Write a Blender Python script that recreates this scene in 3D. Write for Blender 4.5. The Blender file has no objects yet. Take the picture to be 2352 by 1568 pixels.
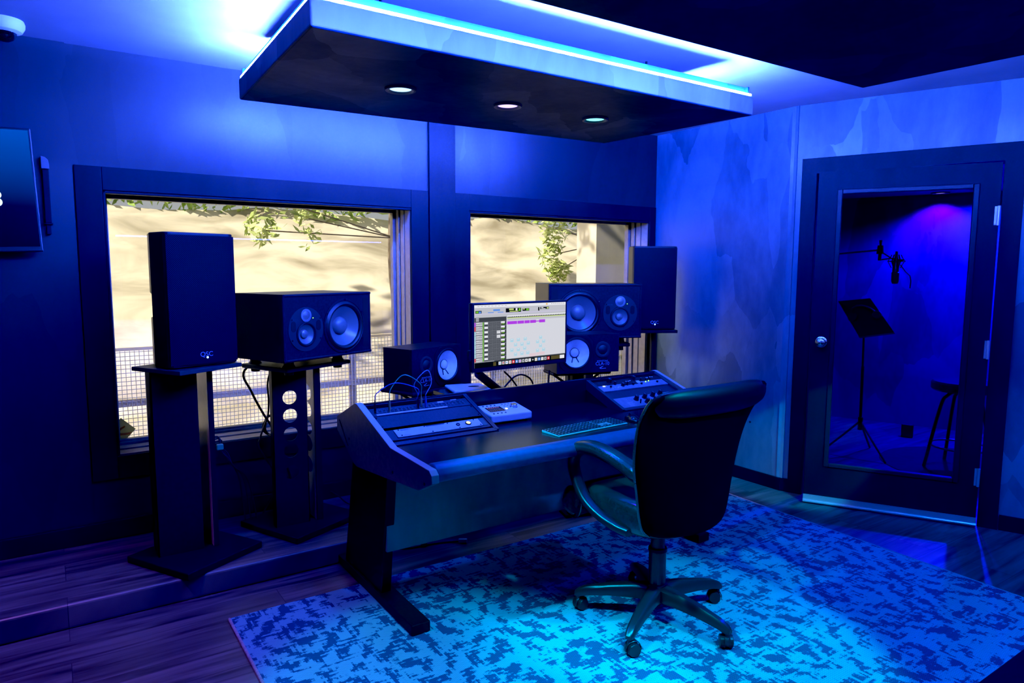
import bpy, bmesh, math, random
from mathutils import Vector, Matrix
random.seed(7)
PI = math.pi
sc = bpy.context.scene
COL = sc.collection

# ------------------------------------------------------------------ camera
CAMH = 1.45
FPX = 1577.2
YAW, PITCH, ROLL = math.radians(34.0974), math.radians(6.0677), math.radians(0.23369)
_f = Vector((math.sin(YAW)*math.cos(PITCH), math.cos(YAW)*math.cos(PITCH), -math.sin(PITCH)))
_r = Vector((math.cos(YAW), -math.sin(YAW), 0))
_u = _r.cross(_f)
_r2 = _r*math.cos(ROLL) + _u*math.sin(ROLL)
_u2 = -_r*math.sin(ROLL) + _u*math.cos(ROLL)
cd = bpy.data.cameras.new('camera')
cam = bpy.data.objects.new('camera', cd)
COL.objects.link(cam)
cd.sensor_width = 36.0
cd.lens = FPX/2352*36
cd.clip_start = 0.02
cam.matrix_world = Matrix(((_r2.x, _u2.x, -_f.x, 0), (_r2.y, _u2.y, -_f.y, 0), (_r2.z, _u2.z, -_f.z, CAMH), (0, 0, 0, 1)))
sc.camera = cam


def P(px, py, x=None, y=None, z=None):
    """measuring helper: the point of the room seen at a photo pixel, on a plane x=, y= or z="""
    d = _f*FPX + _r2*(px-1176) - _u2*(py-784)
    o = Vector((0, 0, CAMH))
    if x is not None: t = (x-o.x)/d.x
    elif y is not None: t = (y-o.y)/d.y
    else: t = (z-o.z)/d.z
    return o + d*t


# ------------------------------------------------------------------ materials
def nd(nt, t, **kw):
    n = nt.nodes.new(t)
    for k, v in kw.items():
        if hasattr(n, k): setattr(n, k, v)
    return n


def mat(name, col, rough=.5, metal=0., em=None, es=0., spec=.5, coat=0.):
    m = bpy.data.materials.new(name)
    m.use_nodes = True
    b = m.node_tree.nodes['Principled BSDF']
    b.inputs['Base Color'].default_value = (*col, 1)
    b.inputs['Roughness'].default_value = rough
    b.inputs['Metallic'].default_value = metal
    b.inputs['Specular IOR Level'].default_value = spec
    b.inputs['Coat Weight'].default_value = coat
    if em:
        b.inputs['Emission Color'].default_value = (*em, 1)
        b.inputs['Emission Strength'].default_value = es
    return m


def noisy(name, c1, c2, scale=8, rough=.5, stretch=(1, 1, 1), detail=6, lo=.35, hi=.65, bump=0., rlo=None, metal=0., spec=.5, dist=0.):
    m = mat(name, c1, rough, metal, spec=spec)
    nt = m.node_tree
    b = nt.nodes['Principled BSDF']
    tc = nd(nt, 'ShaderNodeTexCoord')
    mp = nd(nt, 'ShaderNodeMapping')
    mp.inputs['Scale'].default_value = stretch
    nz = nd(nt, 'ShaderNodeTexNoise')
    nz.inputs['Scale'].default_value = scale
    nz.inputs['Detail'].default_value = detail
    nz.inputs['Distortion'].default_value = dist
    rp = nd(nt, 'ShaderNodeValToRGB')
    rp.color_ramp.elements[0].position = lo
    rp.color_ramp.elements[1].position = hi
    rp.color_ramp.elements[0].color = (*c1, 1)
    rp.color_ramp.elements[1].color = (*c2, 1)
    nt.links.new(tc.outputs['Object'], mp.inputs[0])
    nt.links.new(mp.outputs[0], nz.inputs['Vector'])
    nt.links.new(nz.outputs[0], rp.inputs[0])
    nt.links.new(rp.outputs[0], b.inputs['Base Color'])
    if rlo is not None:
        mr = nd(nt, 'ShaderNodeMapRange')
        mr.inputs[3].default_value = rlo
        mr.inputs[4].default_value = rough
        nt.links.new(nz.outputs[0], mr.inputs[0])
        nt.links.new(mr.outputs[0], b.inputs['Roughness'])
    if bump:
        bp = nd(nt, 'ShaderNodeBump')
        bp.inputs['Strength'].default_value = bump
        bp.inputs['Distance'].default_value = .01
        nt.links.new(nz.outputs[0], bp.inputs['Height'])
        nt.links.new(bp.outputs[0], b.inputs['Normal'])
    return m


def plaster(name, dark, light, rough=.45):
    """trowelled plaster: broad vertical strokes with hard patch edges over a cloudy ground"""
    m = mat(name, light, rough)
    nt = m.node_tree
    b = nt.nodes['Principled BSDF']
    tc = nd(nt, 'ShaderNodeTexCoord')
    mp = nd(nt, 'ShaderNodeMapping'); mp.inputs['Scale'].default_value = (1, 1, .42)
    vo = nd(nt, 'ShaderNodeTexVoronoi'); vo.inputs['Scale'].default_value = 3.2
    n0 = nd(nt, 'ShaderNodeTexNoise'); n0.inputs['Scale'].default_value = 2.2; n0.inputs['Detail'].default_value = 5
    n1 = nd(nt, 'ShaderNodeTexNoise'); n1.inputs['Scale'].default_value = 2.0; n1.inputs['Detail'].default_value = 9; n1.inputs['Distortion'].default_value = 1.2
    n2 = nd(nt, 'ShaderNodeTexNoise'); n2.inputs['Scale'].default_value = 26; n2.inputs['Detail'].default_value = 5
    ad = nd(nt, 'ShaderNodeMixRGB'); ad.blend_type = 'ADD'; ad.inputs[0].default_value = .35
    L = nt.links.new
    L(tc.outputs['Object'], mp.inputs[0])
    L(mp.outputs[0], n0.inputs['Vector'])
    L(mp.outputs[0], ad.inputs[1]); L(n0.outputs['Color'], ad.inputs[2])
    L(ad.outputs[0], vo.inputs['Vector'])
    L(mp.outputs[0], n1.inputs['Vector']); L(mp.outputs[0], n2.inputs['Vector'])
    sep = nd(nt, 'ShaderNodeSeparateColor'); L(vo.outputs['Color'], sep.inputs[0])
    a1 = nd(nt, 'ShaderNodeMath', operation='MULTIPLY_ADD'); L(sep.outputs[0], a1.inputs[0]); a1.inputs[1].default_value = .36
    m1 = nd(nt, 'ShaderNodeMath', operation='MULTIPLY'); L(n1.outputs[0], m1.inputs[0]); m1.inputs[1].default_value = .85
    L(m1.outputs[0], a1.inputs[2])
    a2 = nd(nt, 'ShaderNodeMath', operation='MULTIPLY_ADD'); L(n2.outputs[0], a2.inputs[0]); a2.inputs[1].default_value = .22; L(a1.outputs[0], a2.inputs[2])
    rp = nd(nt, 'ShaderNodeValToRGB')
    rp.color_ramp.elements[0].position = .48; rp.color_ramp.elements[0].color = (*dark, 1)
    rp.color_ramp.elements[1].position = .95; rp.color_ramp.elements[1].color = (*light, 1)
    L(a2.outputs[0], rp.inputs[0]); L(rp.outputs[0], b.inputs['Base Color'])
    mr = nd(nt, 'ShaderNodeMapRange'); mr.inputs[3].default_value = rough+.12; mr.inputs[4].default_value = rough-.15
    L(a2.outputs[0], mr.inputs[0]); L(mr.outputs[0], b.inputs['Roughness'])
    bp = nd(nt, 'ShaderNodeBump'); bp.inputs['Strength'].default_value = .12; bp.inputs['Distance'].default_value = .01
    L(a2.outputs[0], bp.inputs['Height']); L(bp.outputs[0], b.inputs['Normal'])
    return m


def wood(name, dark, light, pw=.18, pl=1.25, rough=.42):
    m = mat(name, light, rough)
    nt = m.node_tree; L = nt.links.new
    b = nt.nodes['Principled BSDF']
    tc = nd(nt, 'ShaderNodeTexCoord')
    br = nd(nt, 'ShaderNodeTexBrick')
    br.offset = .37
    br.inputs['Scale'].default_value = 1
    br.inputs['Brick Width'].default_value = pl
    br.inputs['Row Height'].default_value = pw
    br.inputs['Mortar Size'].default_value = .0015
    br.inputs['Color1'].default_value = (.2, .2, .2, 1); br.inputs['Color2'].default_value = (.9, .9, .9, 1); br.inputs['Mortar'].default_value = (0, 0, 0, 1)
    L(tc.outputs['Object'], br.inputs['Vector'])
    ad = nd(nt, 'ShaderNodeVectorMath', operation='MULTIPLY_ADD')
    L(br.outputs['Color'], ad.inputs[0]); ad.inputs[1].default_value = (3, 7, 0); L(tc.outputs['Object'], ad.inputs[2])
    mp = nd(nt, 'ShaderNodeMapping'); mp.inputs['Scale'].default_value = (1.1, 14, 1); L(ad.outputs[0], mp.inputs[0])
    nz = nd(nt, 'ShaderNodeTexNoise'); nz.inputs['Scale'].default_value = 1.6; nz.inputs['Detail'].default_value = 8; nz.inputs['Distortion'].default_value = .9
    L(mp.outputs[0], nz.inputs['Vector'])
    rp = nd(nt, 'ShaderNodeValToRGB')
    rp.color_ramp.elements[0].position = .34; rp.color_ramp.elements[0].color = (*dark, 1)
    rp.color_ramp.elements[1].position = .66; rp.color_ramp.elements[1].color = (*light, 1)
    L(nz.outputs[0], rp.inputs[0])
    mx = nd(nt, 'ShaderNodeMixRGB', blend_type='MULTIPLY'); mx.inputs[0].default_value = .45
    L(rp.outputs[0], mx.inputs[1]); L(br.outputs['Color'], mx.inputs[2])
    mm = nd(nt, 'ShaderNodeMixRGB'); mm.inputs[2].default_value = (.02, .02, .02, 1)
    L(br.outputs['Fac'], mm.inputs[0]); L(mx.outputs[0], mm.inputs[1])
    L(mm.outputs[0], b.inputs['Base Color'])
    bp = nd(nt, 'ShaderNodeBump'); bp.inputs['Strength'].default_value = .08; bp.inputs['Distance'].default_value = .004
    L(nz.outputs[0], bp.inputs['Height']); L(bp.outputs[0], b.inputs['Normal'])
    return m


def rugmat():
    m = mat('rug_weave', (.4, .4, .4), .95, spec=.1)
    nt = m.node_tree; L = nt.links.new
    b = nt.nodes['Principled BSDF']
    tc = nd(nt, 'ShaderNodeTexCoord')
    # knots: the drawing is quantised to the weave
    sn = nd(nt, 'ShaderNodeVectorMath', operation='SNAP'); sn.inputs[1].default_value = (.0065, .0045, 1)
    L(tc.outputs['Object'], sn.inputs[0])
    v = sn.outputs[0]

    def math_(op, a, bb=None, c=None):
        n = nd(nt, 'ShaderNodeMath', operation=op)
        for i, q in enumerate((a, bb, c)):
            if q is None: continue
            if isinstance(q, (int, float)): n.inputs[i].default_value = q
            else: L(q, n.inputs[i])
        return n.outputs[0]

    def noise(scale, stretch, detail=6, rot=0, dist=0.):
        mp = nd(nt, 'ShaderNodeMapping'); mp.inputs['Scale'].default_value = stretch; mp.inputs['Rotation'].default_value = (0, 0, rot)
        L(v, mp.inputs[0])
        n = nd(nt, 'ShaderNodeTexNoise'); n.inputs['Scale'].default_value = scale; n.inputs['Detail'].default_value = detail; n.inputs['Distortion'].default_value = dist
        n.inputs['Roughness'].default_value = .65
        L(mp.outputs[0], n.inputs['Vector']); return n.outputs[0]
    sp = nd(nt, 'ShaderNodeSeparateXYZ'); L(v, sp.inputs[0])
    X, Y = sp.outputs[0], sp.outputs[1]
    # medallion lattice: nested diamonds repeated in both directions
    fx = math_('PINGPONG', X, .31); fy = math_('PINGPONG', Y, .36)
    dia = math_('ADD', fx, math_('MULTIPLY', fy, .82))
    rings = math_('SINE', math_('MULTIPLY', dia, 60))
    box = math_('MAXIMUM', math_('PINGPONG', math_('ADD', X, .07), .155), math_('PINGPONG', math_('ADD', Y, .03), .12))
    keys = math_('SINE', math_('MULTIPLY', box, 70))
    vo = nd(nt, 'ShaderNodeTexVoronoi'); vo.inputs['Scale'].default_value = 7.5; vo.distance = 'CHEBYCHEV'; vo.feature = 'F1'
    L(v, vo.inputs['Vector'])
    cells = math_('SINE', math_('MULTIPLY', vo.outputs['Distance'], 34))
    lines = math_('SINE', math_('MULTIPLY', Y, 85))
    s = math_('MULTIPLY', rings, .075)
    s = math_('MULTIPLY_ADD', keys, .065, s)
    s = math_('MULTIPLY_ADD', cells, .07, s)
    s = math_('MULTIPLY_ADD', lines, .02, s)
    wear = noise(4.2, (1, 1, 1), 9)
    fine = noise(30, (1, 1.5, 1), 9)
    thread = noise(60, (.16, 1.3, 1), 4)
    thread2 = noise(58, (1.3, .13, 1), 4)
    s = math_('ADD', s, math_('MULTIPLY', wear, .62))
    s = math_('ADD', s, math_('MULTIPLY', fine, .66))
    s = math_('ADD', s, math_('MULTIPLY', thread, .34))
    s = math_('ADD', s, math_('MULTIPLY', thread2, .36))
    rp = nd(nt, 'ShaderNodeValToRGB')
    rp.color_ramp.elements[0].position = .936; rp.color_ramp.elements[0].color = (.035, .095, .19, 1)
    rp.color_ramp.elements[1].position = .995; rp.color_ramp.elements[1].color = (.13, .43, .54, 1)
    L(s, rp.inputs[0])
    # ribbed weave
    rib = math_('SINE', math_('MULTIPLY', nd_sep(nt, tc, 1), 2*PI/.0075))
    rib2 = math_('SINE', math_('MULTIPLY', nd_sep(nt, tc, 0), 2*PI/.012))
    rb = math_('MULTIPLY_ADD', math_('MULTIPLY', rib, rib2), .16, .84)
    mx = nd(nt, 'ShaderNodeMixRGB', blend_type='MULTIPLY'); mx.inputs[0].default_value = 1
    L(rp.outputs[0], mx.inputs[1]); L(rb, mx.inputs[2])
    L(mx.outputs[0], b.inputs['Base Color'])
    bp = nd(nt, 'ShaderNodeBump'); bp.inputs['Strength'].default_value = .5; bp.inputs['Distance'].default_value = .002
    L(rib, bp.inputs['Height']); L(bp.outputs[0], b.inputs['Normal'])
    return m


def nd_sep(nt, tc, i):
    s = nd(nt, 'ShaderNodeSeparateXYZ')
    nt.links.new(tc.outputs['Object'], s.inputs[0])
    return s.outputs[i]


def glassmat(name, tint, base=.04, rough=0.):
    """thin pane: clear transmission with a fresnel-like sheen on top"""
    m = bpy.data.materials.new(name); m.use_nodes = True
    nt = m.node_tree; L = nt.links.new
    nt.nodes.remove(nt.nodes['Principled BSDF'])
    out = nt.nodes['Material Output']
    tr = nd(nt, 'ShaderNodeBsdfTransparent'); tr.inputs[0].default_value = (*tint, 1)
    gl = nd(nt, 'ShaderNodeBsdfGlossy'); gl.inputs['Roughness'].default_value = rough; gl.inputs[0].default_value = (1, 1, 1, 1)
    lw = nd(nt, 'ShaderNodeLayerWeight'); lw.inputs[0].default_value = .5
    pw = nd(nt, 'ShaderNodeMath', operation='POWER'); L(lw.outputs['Facing'], pw.inputs[0]); pw.inputs[1].default_value = 4
    ad = nd(nt, 'ShaderNodeMath', operation='MULTIPLY_ADD'); L(pw.outputs[0], ad.inputs[0]); ad.inputs[1].default_value = .7; ad.inputs[2].default_value = base
    mx = nd(nt, 'ShaderNodeMixShader'); L(ad.outputs[0], mx.inputs[0]); L(tr.outputs[0], mx.inputs[1]); L(gl.outputs[0], mx.inputs[2])
    L(mx.outputs[0], out.inputs[0])
    return m


def emis(name, col, s):
    m = bpy.data.materials.new(name); m.use_nodes = True
    nt = m.node_tree
    nt.nodes.remove(nt.nodes['Principled BSDF'])
    e = nd(nt, 'ShaderNodeEmission'); e.inputs[0].default_value = (*col, 1); e.inputs[1].default_value = s
    nt.links.new(e.outputs[0], nt.nodes['Material Output'].inputs[0])
    return m


def translucent(name, col):
    m = bpy.data.materials.new(name); m.use_nodes = True
    nt = m.node_tree
    nt.nodes.remove(nt.nodes['Principled BSDF'])
    a = nd(nt, 'ShaderNodeBsdfDiffuse'); a.inputs[0].default_value = (*col, 1)
    b = nd(nt, 'ShaderNodeBsdfTranslucent'); b.inputs[0].default_value = (*col, 1)
    x = nd(nt, 'ShaderNodeMixShader'); x.inputs[0].default_value = .8
    nt.links.new(a.outputs[0], x.inputs[1]); nt.links.new(b.outputs[0], x.inputs[2])
    nt.links.new(x.outputs[0], nt.nodes['Material Output'].inputs[0])
    return m


def dotgrille(name, base, hole, s):
    m = mat(name, base, .6, spec=.12)
    nt = m.node_tree; L = nt.links.new
    tc = nd(nt, 'ShaderNodeTexCoord')
    b = nt.nodes['Principled BSDF']
    fx = nd(nt, 'ShaderNodeMath', operation='SINE'); fz = nd(nt, 'ShaderNodeMath', operation='SINE')
    ax = nd(nt, 'ShaderNodeMath', operation='MULTIPLY'); az = nd(nt, 'ShaderNodeMath', operation='MULTIPLY')
    L(nd_sep(nt, tc, 0), ax.inputs[0]); ax.inputs[1].default_value = 2*PI/s
    L(nd_sep(nt, tc, 2), az.inputs[0]); az.inputs[1].default_value = 2*PI/s
    L(ax.outputs[0], fx.inputs[0]); L(az.outputs[0], fz.inputs[0])
    mu = nd(nt, 'ShaderNodeMath', operation='MULTIPLY'); L(fx.outputs[0], mu.inputs[0]); L(fz.outputs[0], mu.inputs[1])
    rp = nd(nt, 'ShaderNodeValToRGB'); rp.color_ramp.elements[0].position = .1; rp.color_ramp.elements[1].position = .35
    rp.color_ramp.elements[0].color = (*base, 1); rp.color_ramp.elements[1].color = (*hole, 1)
    L(mu.outputs[0], rp.inputs[0]); L(rp.outputs[0], b.inputs['Base Color'])
    return m


M = {}
M['wall'] = plaster('wall_plaster', (.022, .055, .085), (.085, .155, .215), .45)
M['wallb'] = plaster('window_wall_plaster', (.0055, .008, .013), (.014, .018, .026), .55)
M['ceil'] = noisy('ceiling_paint', (.33, .34, .39), (.40, .41, .46), 3, .5, detail=5)
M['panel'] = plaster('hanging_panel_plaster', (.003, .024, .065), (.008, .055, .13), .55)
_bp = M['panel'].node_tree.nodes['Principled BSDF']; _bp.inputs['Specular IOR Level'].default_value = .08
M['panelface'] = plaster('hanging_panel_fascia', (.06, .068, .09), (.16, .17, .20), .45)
M['trim'] = noisy('black_stained_trim', (.004, .005, .008), (.008, .009, .014), 5, .6, (1, 1, .3), rlo=.45, spec=.13)
M['floor'] = wood('plank_floor', (.035, .033, .033), (.16, .152, .15))
M['blackmat'] = mat('black_matte', (.010, .010, .012), .55)
M['blacksat'] = mat('black_satin', (.014, .014, .017), .35)
M['blackmetal'] = noisy('black_powder_coat', (.005, .005, .006), (.009, .009, .011), 60, .5, spec=.22)
M['spk'] = noisy('speaker_vinyl', (.006, .006, .008), (.010, .010, .013), 120, .36, bump=.02, spec=.6)
M['spkface'] = noisy('speaker_baffle', (.012, .012, .016), (.02, .02, .025), 90, .45, spec=.2)
M['grille'] = dotgrille('perforated_grille', (.014, .014, .018), (.002, .002, .002), .0085)
M['cone'] = mat('woofer_cone', (.16, .16, .17), .28, spec=.6)
M['whitecone'] = noisy('white_paper_cone', (.62, .62, .6), (.7, .7, .68), 40, .6)
M['rubber'] = mat('rubber_surround', (.012, .012, .013), .45)
M['chrome'] = mat('bright_metal', (.6, .6, .62), .22, 1.)
M['greymetal'] = noisy('grey_metal', (.25, .25, .26), (.32, .32, .33), 40, .4, metal=.6)
M['desk'] = noisy('desk_laminate', (.010, .010, .013), (.017, .017, .021), 30, .27, (.4, 3, 1), rlo=.18, spec=.9)
M['deskside'] = noisy('desk_side_paint', (.12, .115, .115), (.15, .145, .145), 50, .42)
M['deskedge'] = mat('desk_edge_band', (.5, .5, .54), .4)
M['modesty'] = noisy('scuffed_board', (.12, .15, .16), (.17, .20, .21), 9, .4, (1, 1, .5), rlo=.25)
M['roll'] = noisy('armrest_vinyl', (.03, .048, .17), (.04, .06, .21), 40, .42)
M['leather'] = noisy('black_leather', (.022, .022, .025), (.032, .032, .036), 70, .22, bump=.015, spec=.9)
M['chairplastic'] = mat('chair_plastic', (.017, .017, .021), .3)
M['rug'] = rugmat()
M['rugedge'] = noisy('rug_binding', (.20, .22, .26), (.3, .33, .37), 60, .9)
M['white'] = mat('white_plastic', (.72, .72, .72), .4)
M['lightpanel'] = noisy('pale_panel', (.55, .53, .52), (.62, .6, .6), 30, .42)
M['rackblack'] = noisy('rack_panel_black', (.03, .03, .04), (.045, .045, .055), 50, .36, (3, 1, 1))
M['rackblue'] = noisy('rack_faceplate', (.20, .22, .28), (.25, .27, .33), 50, .38)
M['jack'] = mat('jack_metal', (.35, .35, .37), .3, .8)
M['hole'] = mat('dark_hole', (.004, .004, .004), .8)
M['grn'] = mat('green_cable', (.10, .36, .20), .45)
M['blu'] = mat('blue_cable', (.08, .10, .32), .45)
M['pur'] = mat('grey_cable', (.26, .26, .34), .45)
M['brown'] = mat('tan_plug', (.34, .27, .13), .45)
M['cable'] = mat('black_cable', (.008, .008, .008), .5)
M['glass'] = glassmat('window_glass', (.93, .94, .92), .05)
M['doorglass'] = glassmat('door_glass', (.52, .54, .62), .03)
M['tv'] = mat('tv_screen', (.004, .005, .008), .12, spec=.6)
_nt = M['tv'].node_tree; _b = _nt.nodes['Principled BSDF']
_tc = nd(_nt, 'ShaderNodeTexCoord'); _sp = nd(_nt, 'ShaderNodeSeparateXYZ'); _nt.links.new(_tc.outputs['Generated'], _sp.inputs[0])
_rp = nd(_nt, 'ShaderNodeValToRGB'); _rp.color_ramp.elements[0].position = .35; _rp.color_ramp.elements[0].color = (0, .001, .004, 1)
_rp.color_ramp.elements[1].position = 1.0; _rp.color_ramp.elements[1].color = (0, .10, .62, 1)  # blue room reflection painted in as a glow that fades downwards
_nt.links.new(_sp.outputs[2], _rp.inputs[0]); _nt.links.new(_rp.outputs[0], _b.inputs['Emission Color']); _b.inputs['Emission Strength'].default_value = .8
M['alu'] = noisy('window_frame_aluminium', (.26, .23, .17), (.31, .28, .21), 30, .5, spec=.2)
M['aludark'] = mat('window_track_dark', (.05, .05, .05), .5)
M['silver'] = mat('door_sweep_aluminium', (.55, .56, .6), .35, .7)
STRIPC = (.036, .092, 1.0)
M['strip'] = emis('led_strip', STRIPC, 2400)
M['stripfar'] = emis('led_strip_rear', STRIPC, 4200)
M['l_blue'] = emis('downlight_blue', (.26, .50, 1.0), 3.2)
M['l_violet'] = emis('downlight_violet', (.42, .30, 1.0), 3)
M['l_teal'] = emis('downlight_teal', (.16, .9, 1.0), 2.6)
M['ledw'] = emis('status_led', (.12, .25, 1.0), 14)
M['ledg'] = emis('green_led', (.35, 1.0, .1), 3)
M['ledy'] = emis('lit_button', (1.0, .95, .45), 1.6)
M['legend'] = mat('key_legend', (.55, .58, .62), .5)
M['logo'] = mat('logo_print', (.22, .22, .32), .4, em=(.05, .08, .9), es=.25)
M['logow'] = mat('logo_white_print', (.6, .6, .65), .4)


# ------------------------------------------------------------------ mesh builder
class MB:
    def __init__(s):
        s.v = []; s.f = []; s.fm = []; s.m = 0

    def add(s, vs, fs, mt=None):
        o = len(s.v)
        s.v += [tuple(v) for v in vs]
        s.f += [tuple(i+o for i in f) for f in fs]
        s.fm += [s.m]*len(fs)
        return s

    def box(s, c, d, rot=None):
        x, y, z = d[0]/2, d[1]/2, d[2]/2
        vs = [Vector((a*x, b*y, e*z)) for a in (-1, 1) for b in (-1, 1) for e in (-1, 1)]
        if rot is not None: vs = [rot @ v for v in vs]
        c = Vector(c)
        return s.add([v+c for v in vs], [(0, 1, 3, 2), (4, 6, 7, 5), (0, 4, 5, 1), (2, 3, 7, 6), (0, 2, 6, 4), (1, 5, 7, 3)])

    def bb(s, lo, hi):
        return s.box([(a+b)/2 for a, b in zip(lo, hi)], [b-a for a, b in zip(lo, hi)])

    def quad(s, a, b, c, d):
        return s.add([a, b, c, d], [(0, 1, 2, 3)])

    def cyl(s, p0, p1, r0, r1=None, n=20, caps=True):
        p0, p1 = Vector(p0), Vector(p1)
        r1 = r0 if r1 is None else r1
        z = (p1-p0).normalized()
        x = z.orthogonal().normalized(); y = z.cross(x)
        vs = []
        for p, r in ((p0, r0), (p1, r1)):
            vs += [p + x*r*math.cos(2*PI*i/n) + y*r*math.sin(2*PI*i/n) for i in range(n)]
        fs = [(i, (i+1) % n, n+(i+1) % n, n+i) for i in range(n)]
        if caps: fs += [tuple(range(n-1, -1, -1)), tuple(range(n, 2*n))]
        return s.add(vs, fs)

    def lathe(s, prof, mtx=None, n=32, caps=False):
        """prof: (radius, height) pairs around local z"""
        mtx = mtx or Matrix()
        vs = []
        for r, h in prof:
            vs += [mtx @ Vector((r*math.cos(2*PI*i/n), r*math.sin(2*PI*i/n), h)) for i in range(n)]
        fs = []
        for k in range(len(prof)-1):
            fs += [(k*n+i, k*n+(i+1) % n, (k+1)*n+(i+1) % n, (k+1)*n+i) for i in range(n)]
        if caps:
            fs += [tuple(range(n-1, -1, -1)), tuple(range((len(prof)-1)*n, len(prof)*n))]
        return s.add(vs, fs)

    def tube(s, pts, r, n=10, caps=True):
        pts = [Vector(p) for p in pts]
        rr = r if isinstance(r, (list, tuple)) else [r]*len(pts)
        vs = []; up = None
        for i, p in enumerate(pts):
            t = (pts[min(i+1, len(pts)-1)]-pts[max(i-1, 0)]).normalized()
            if up is None: up = t.orthogonal().normalized()
            up = (up - t*up.dot(t))
            up = up.normalized() if up.length > 1e-6 else t.orthogonal().normalized()
            y = t.cross(up)
            vs += [p + up*rr[i]*math.cos(2*PI*k/n) + y*rr[i]*math.sin(2*PI*k/n) for k in range(n)]
        fs = []
        for i in range(len(pts)-1):
            fs += [(i*n+k, i*n+(k+1) % n, (i+1)*n+(k+1) % n, (i+1)*n+k) for k in range(n)]
        if caps: fs += [tuple(range(n-1, -1, -1)), tuple(range((len(pts)-1)*n, len(pts)*n))]
        return s.add(vs, fs)

    def prism(s, poly, a, b, fn):
        """poly of 2-d points; fn(u, v, t) -> 3-d"""
        n = len(poly)
        vs = [fn(u, v, a) for u, v in poly]+[fn(u, v, b) for u, v in poly]
        fs = [(i, (i+1) % n, n+(i+1) % n, n+i) for i in range(n)]+[tuple(range(n-1, -1, -1)), tuple(range(n, 2*n))]
        return s.add(vs, fs)

    def grid(s, rows):
        """rows: equally long lists of points"""
        n = len(rows[0])
        vs = [p for r in rows for p in r]
        fs = [(i*n+j, i*n+j+1, (i+1)*n+j+1, (i+1)*n+j) for i in range(len(rows)-1) for j in range(n-1)]
        return s.add(vs, fs)

    def build(s, name, mats, parent=None, bevel=0, seg=2, smooth=False, sub=0, loc=None, rot=None, solid=0, auto=35):
        me = bpy.data.meshes.new(name)
        me.from_pydata(s.v, [], s.f)
        mats = mats if isinstance(mats, (list, tuple)) else [mats]
        for m in mats: me.materials.append(m)
        for p, k in zip(me.polygons, s.fm): p.material_index = k
        bm = bmesh.new(); bm.from_mesh(me)
        bmesh.ops.recalc_face_normals(bm, faces=bm.faces)
        bm.to_mesh(me); bm.free()
        o = bpy.data.objects.new(name, me)
        COL.objects.link(o)
        if parent: o.parent = parent
        if loc is not None: o.location = loc
        if rot is not None: o.rotation_euler = rot
        if solid:
            md = o.modifiers.new('solid', 'SOLIDIFY'); md.thickness = solid; md.offset = 0
        if bevel:
            md = o.modifiers.new('bevel', 'BEVEL'); md.width = bevel; md.segments = seg; md.limit_method = 'ANGLE'; md.angle_limit = math.radians(30)
        if sub:
            md = o.modifiers.new('sub', 'SUBSURF'); md.levels = sub; md.render_levels = sub
        if smooth:
            for p in me.polygons: p.use_smooth = True
            try:
                me.set_sharp_from_angle(angle=math.radians(auto))
            except Exception:
                pass
        return o


def tag(o, label=None, cat=None, group=None, kind=None):
    if label: o['label'] = label
    if cat: o['category'] = cat
    if group: o['group'] = group
    if kind: o['kind'] = kind
    return o


def thing(name, label, cat, loc=(0, 0, 0), rz=0, group=None, rot=None):
    o = bpy.data.objects.new(name, None)
    COL.objects.link(o)
    o.empty_display_size = .05
    o.location = loc
    o.rotation_euler = rot if rot is not None else (0, 0, rz)
    return tag(o, label, cat, group)


def struct(o):
    o['kind'] = 'structure'
    return o


def dup(root, loc, rz, label, rot=None):
    def cp(o, par):
        c = o.copy(); COL.objects.link(c)
        if par: c.parent = par
        for ch in list(o.children): cp(ch, c)
        return c
    r = cp(root, None)
    r.location = loc
    r.rotation_euler = rot if rot is not None else (0, 0, rz)
    r['label'] = label
    return r


def text_mesh(txt, size, mtx, extrude=.0004, align='CENTER'):
    cu = bpy.data.curves.new('t', 'FONT')
    cu.body = txt; cu.size = size; cu.extrude = extrude; cu.align_x = align; cu.align_y = 'CENTER'
    ob = bpy.data.objects.new('t', cu); COL.objects.link(ob)
    bpy.context.view_layer.update()
    me = bpy.data.meshes.new_from_object(ob.evaluated_get(bpy.context.evaluated_depsgraph_get()))
    mb = MB()
    mb.add([mtx @ v.co for v in me.vertices], [tuple(p.vertices) for p in me.polygons])
    bpy.data.objects.remove(ob); bpy.data.curves.remove(cu); bpy.data.meshes.remove(me)
    return mb


def smoothpath(pts, k=8):
    """Catmull-Rom through the points"""
    pts = [Vector(p) for p in pts]
    q = [pts[0]*2-pts[1]]+pts+[pts[-1]*2-pts[-2]]
    out = []
    for i in range(1, len(q)-2):
        for j in range(k):
            t = j/k
            a, b, c, d = q[i-1], q[i], q[i+1], q[i+2]
            out.append(.5*((2*b)+(c-a)*t+(2*a-5*b+4*c-d)*t*t+(3*b-a-3*c+d)*t**3))
    out.append(pts[-1])
    return out


FRONT = Matrix.Rotation(PI/2, 4, 'X')        # local z -> -y : things that look out of a front face


def front_at(x, y, z):
    return Matrix.Translation((x, y, z)) @ FRONT


# ------------------------------------------------------------------ room shell
D = 3.85       # window wall
RX = 3.945     # right wall
ZC = 2.465
C0 = Vector((3.945, 2.668, 0))
WD = Vector((.357, -.934, 0)).normalized()
WN = Vector((-WD.y, WD.x, 0))       # out of the room


def wu(u, o, z):
    return C0 + WD*u + WN*o + Vector((0, 0, z))


XL, YB = -2.4, -2.2
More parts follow.
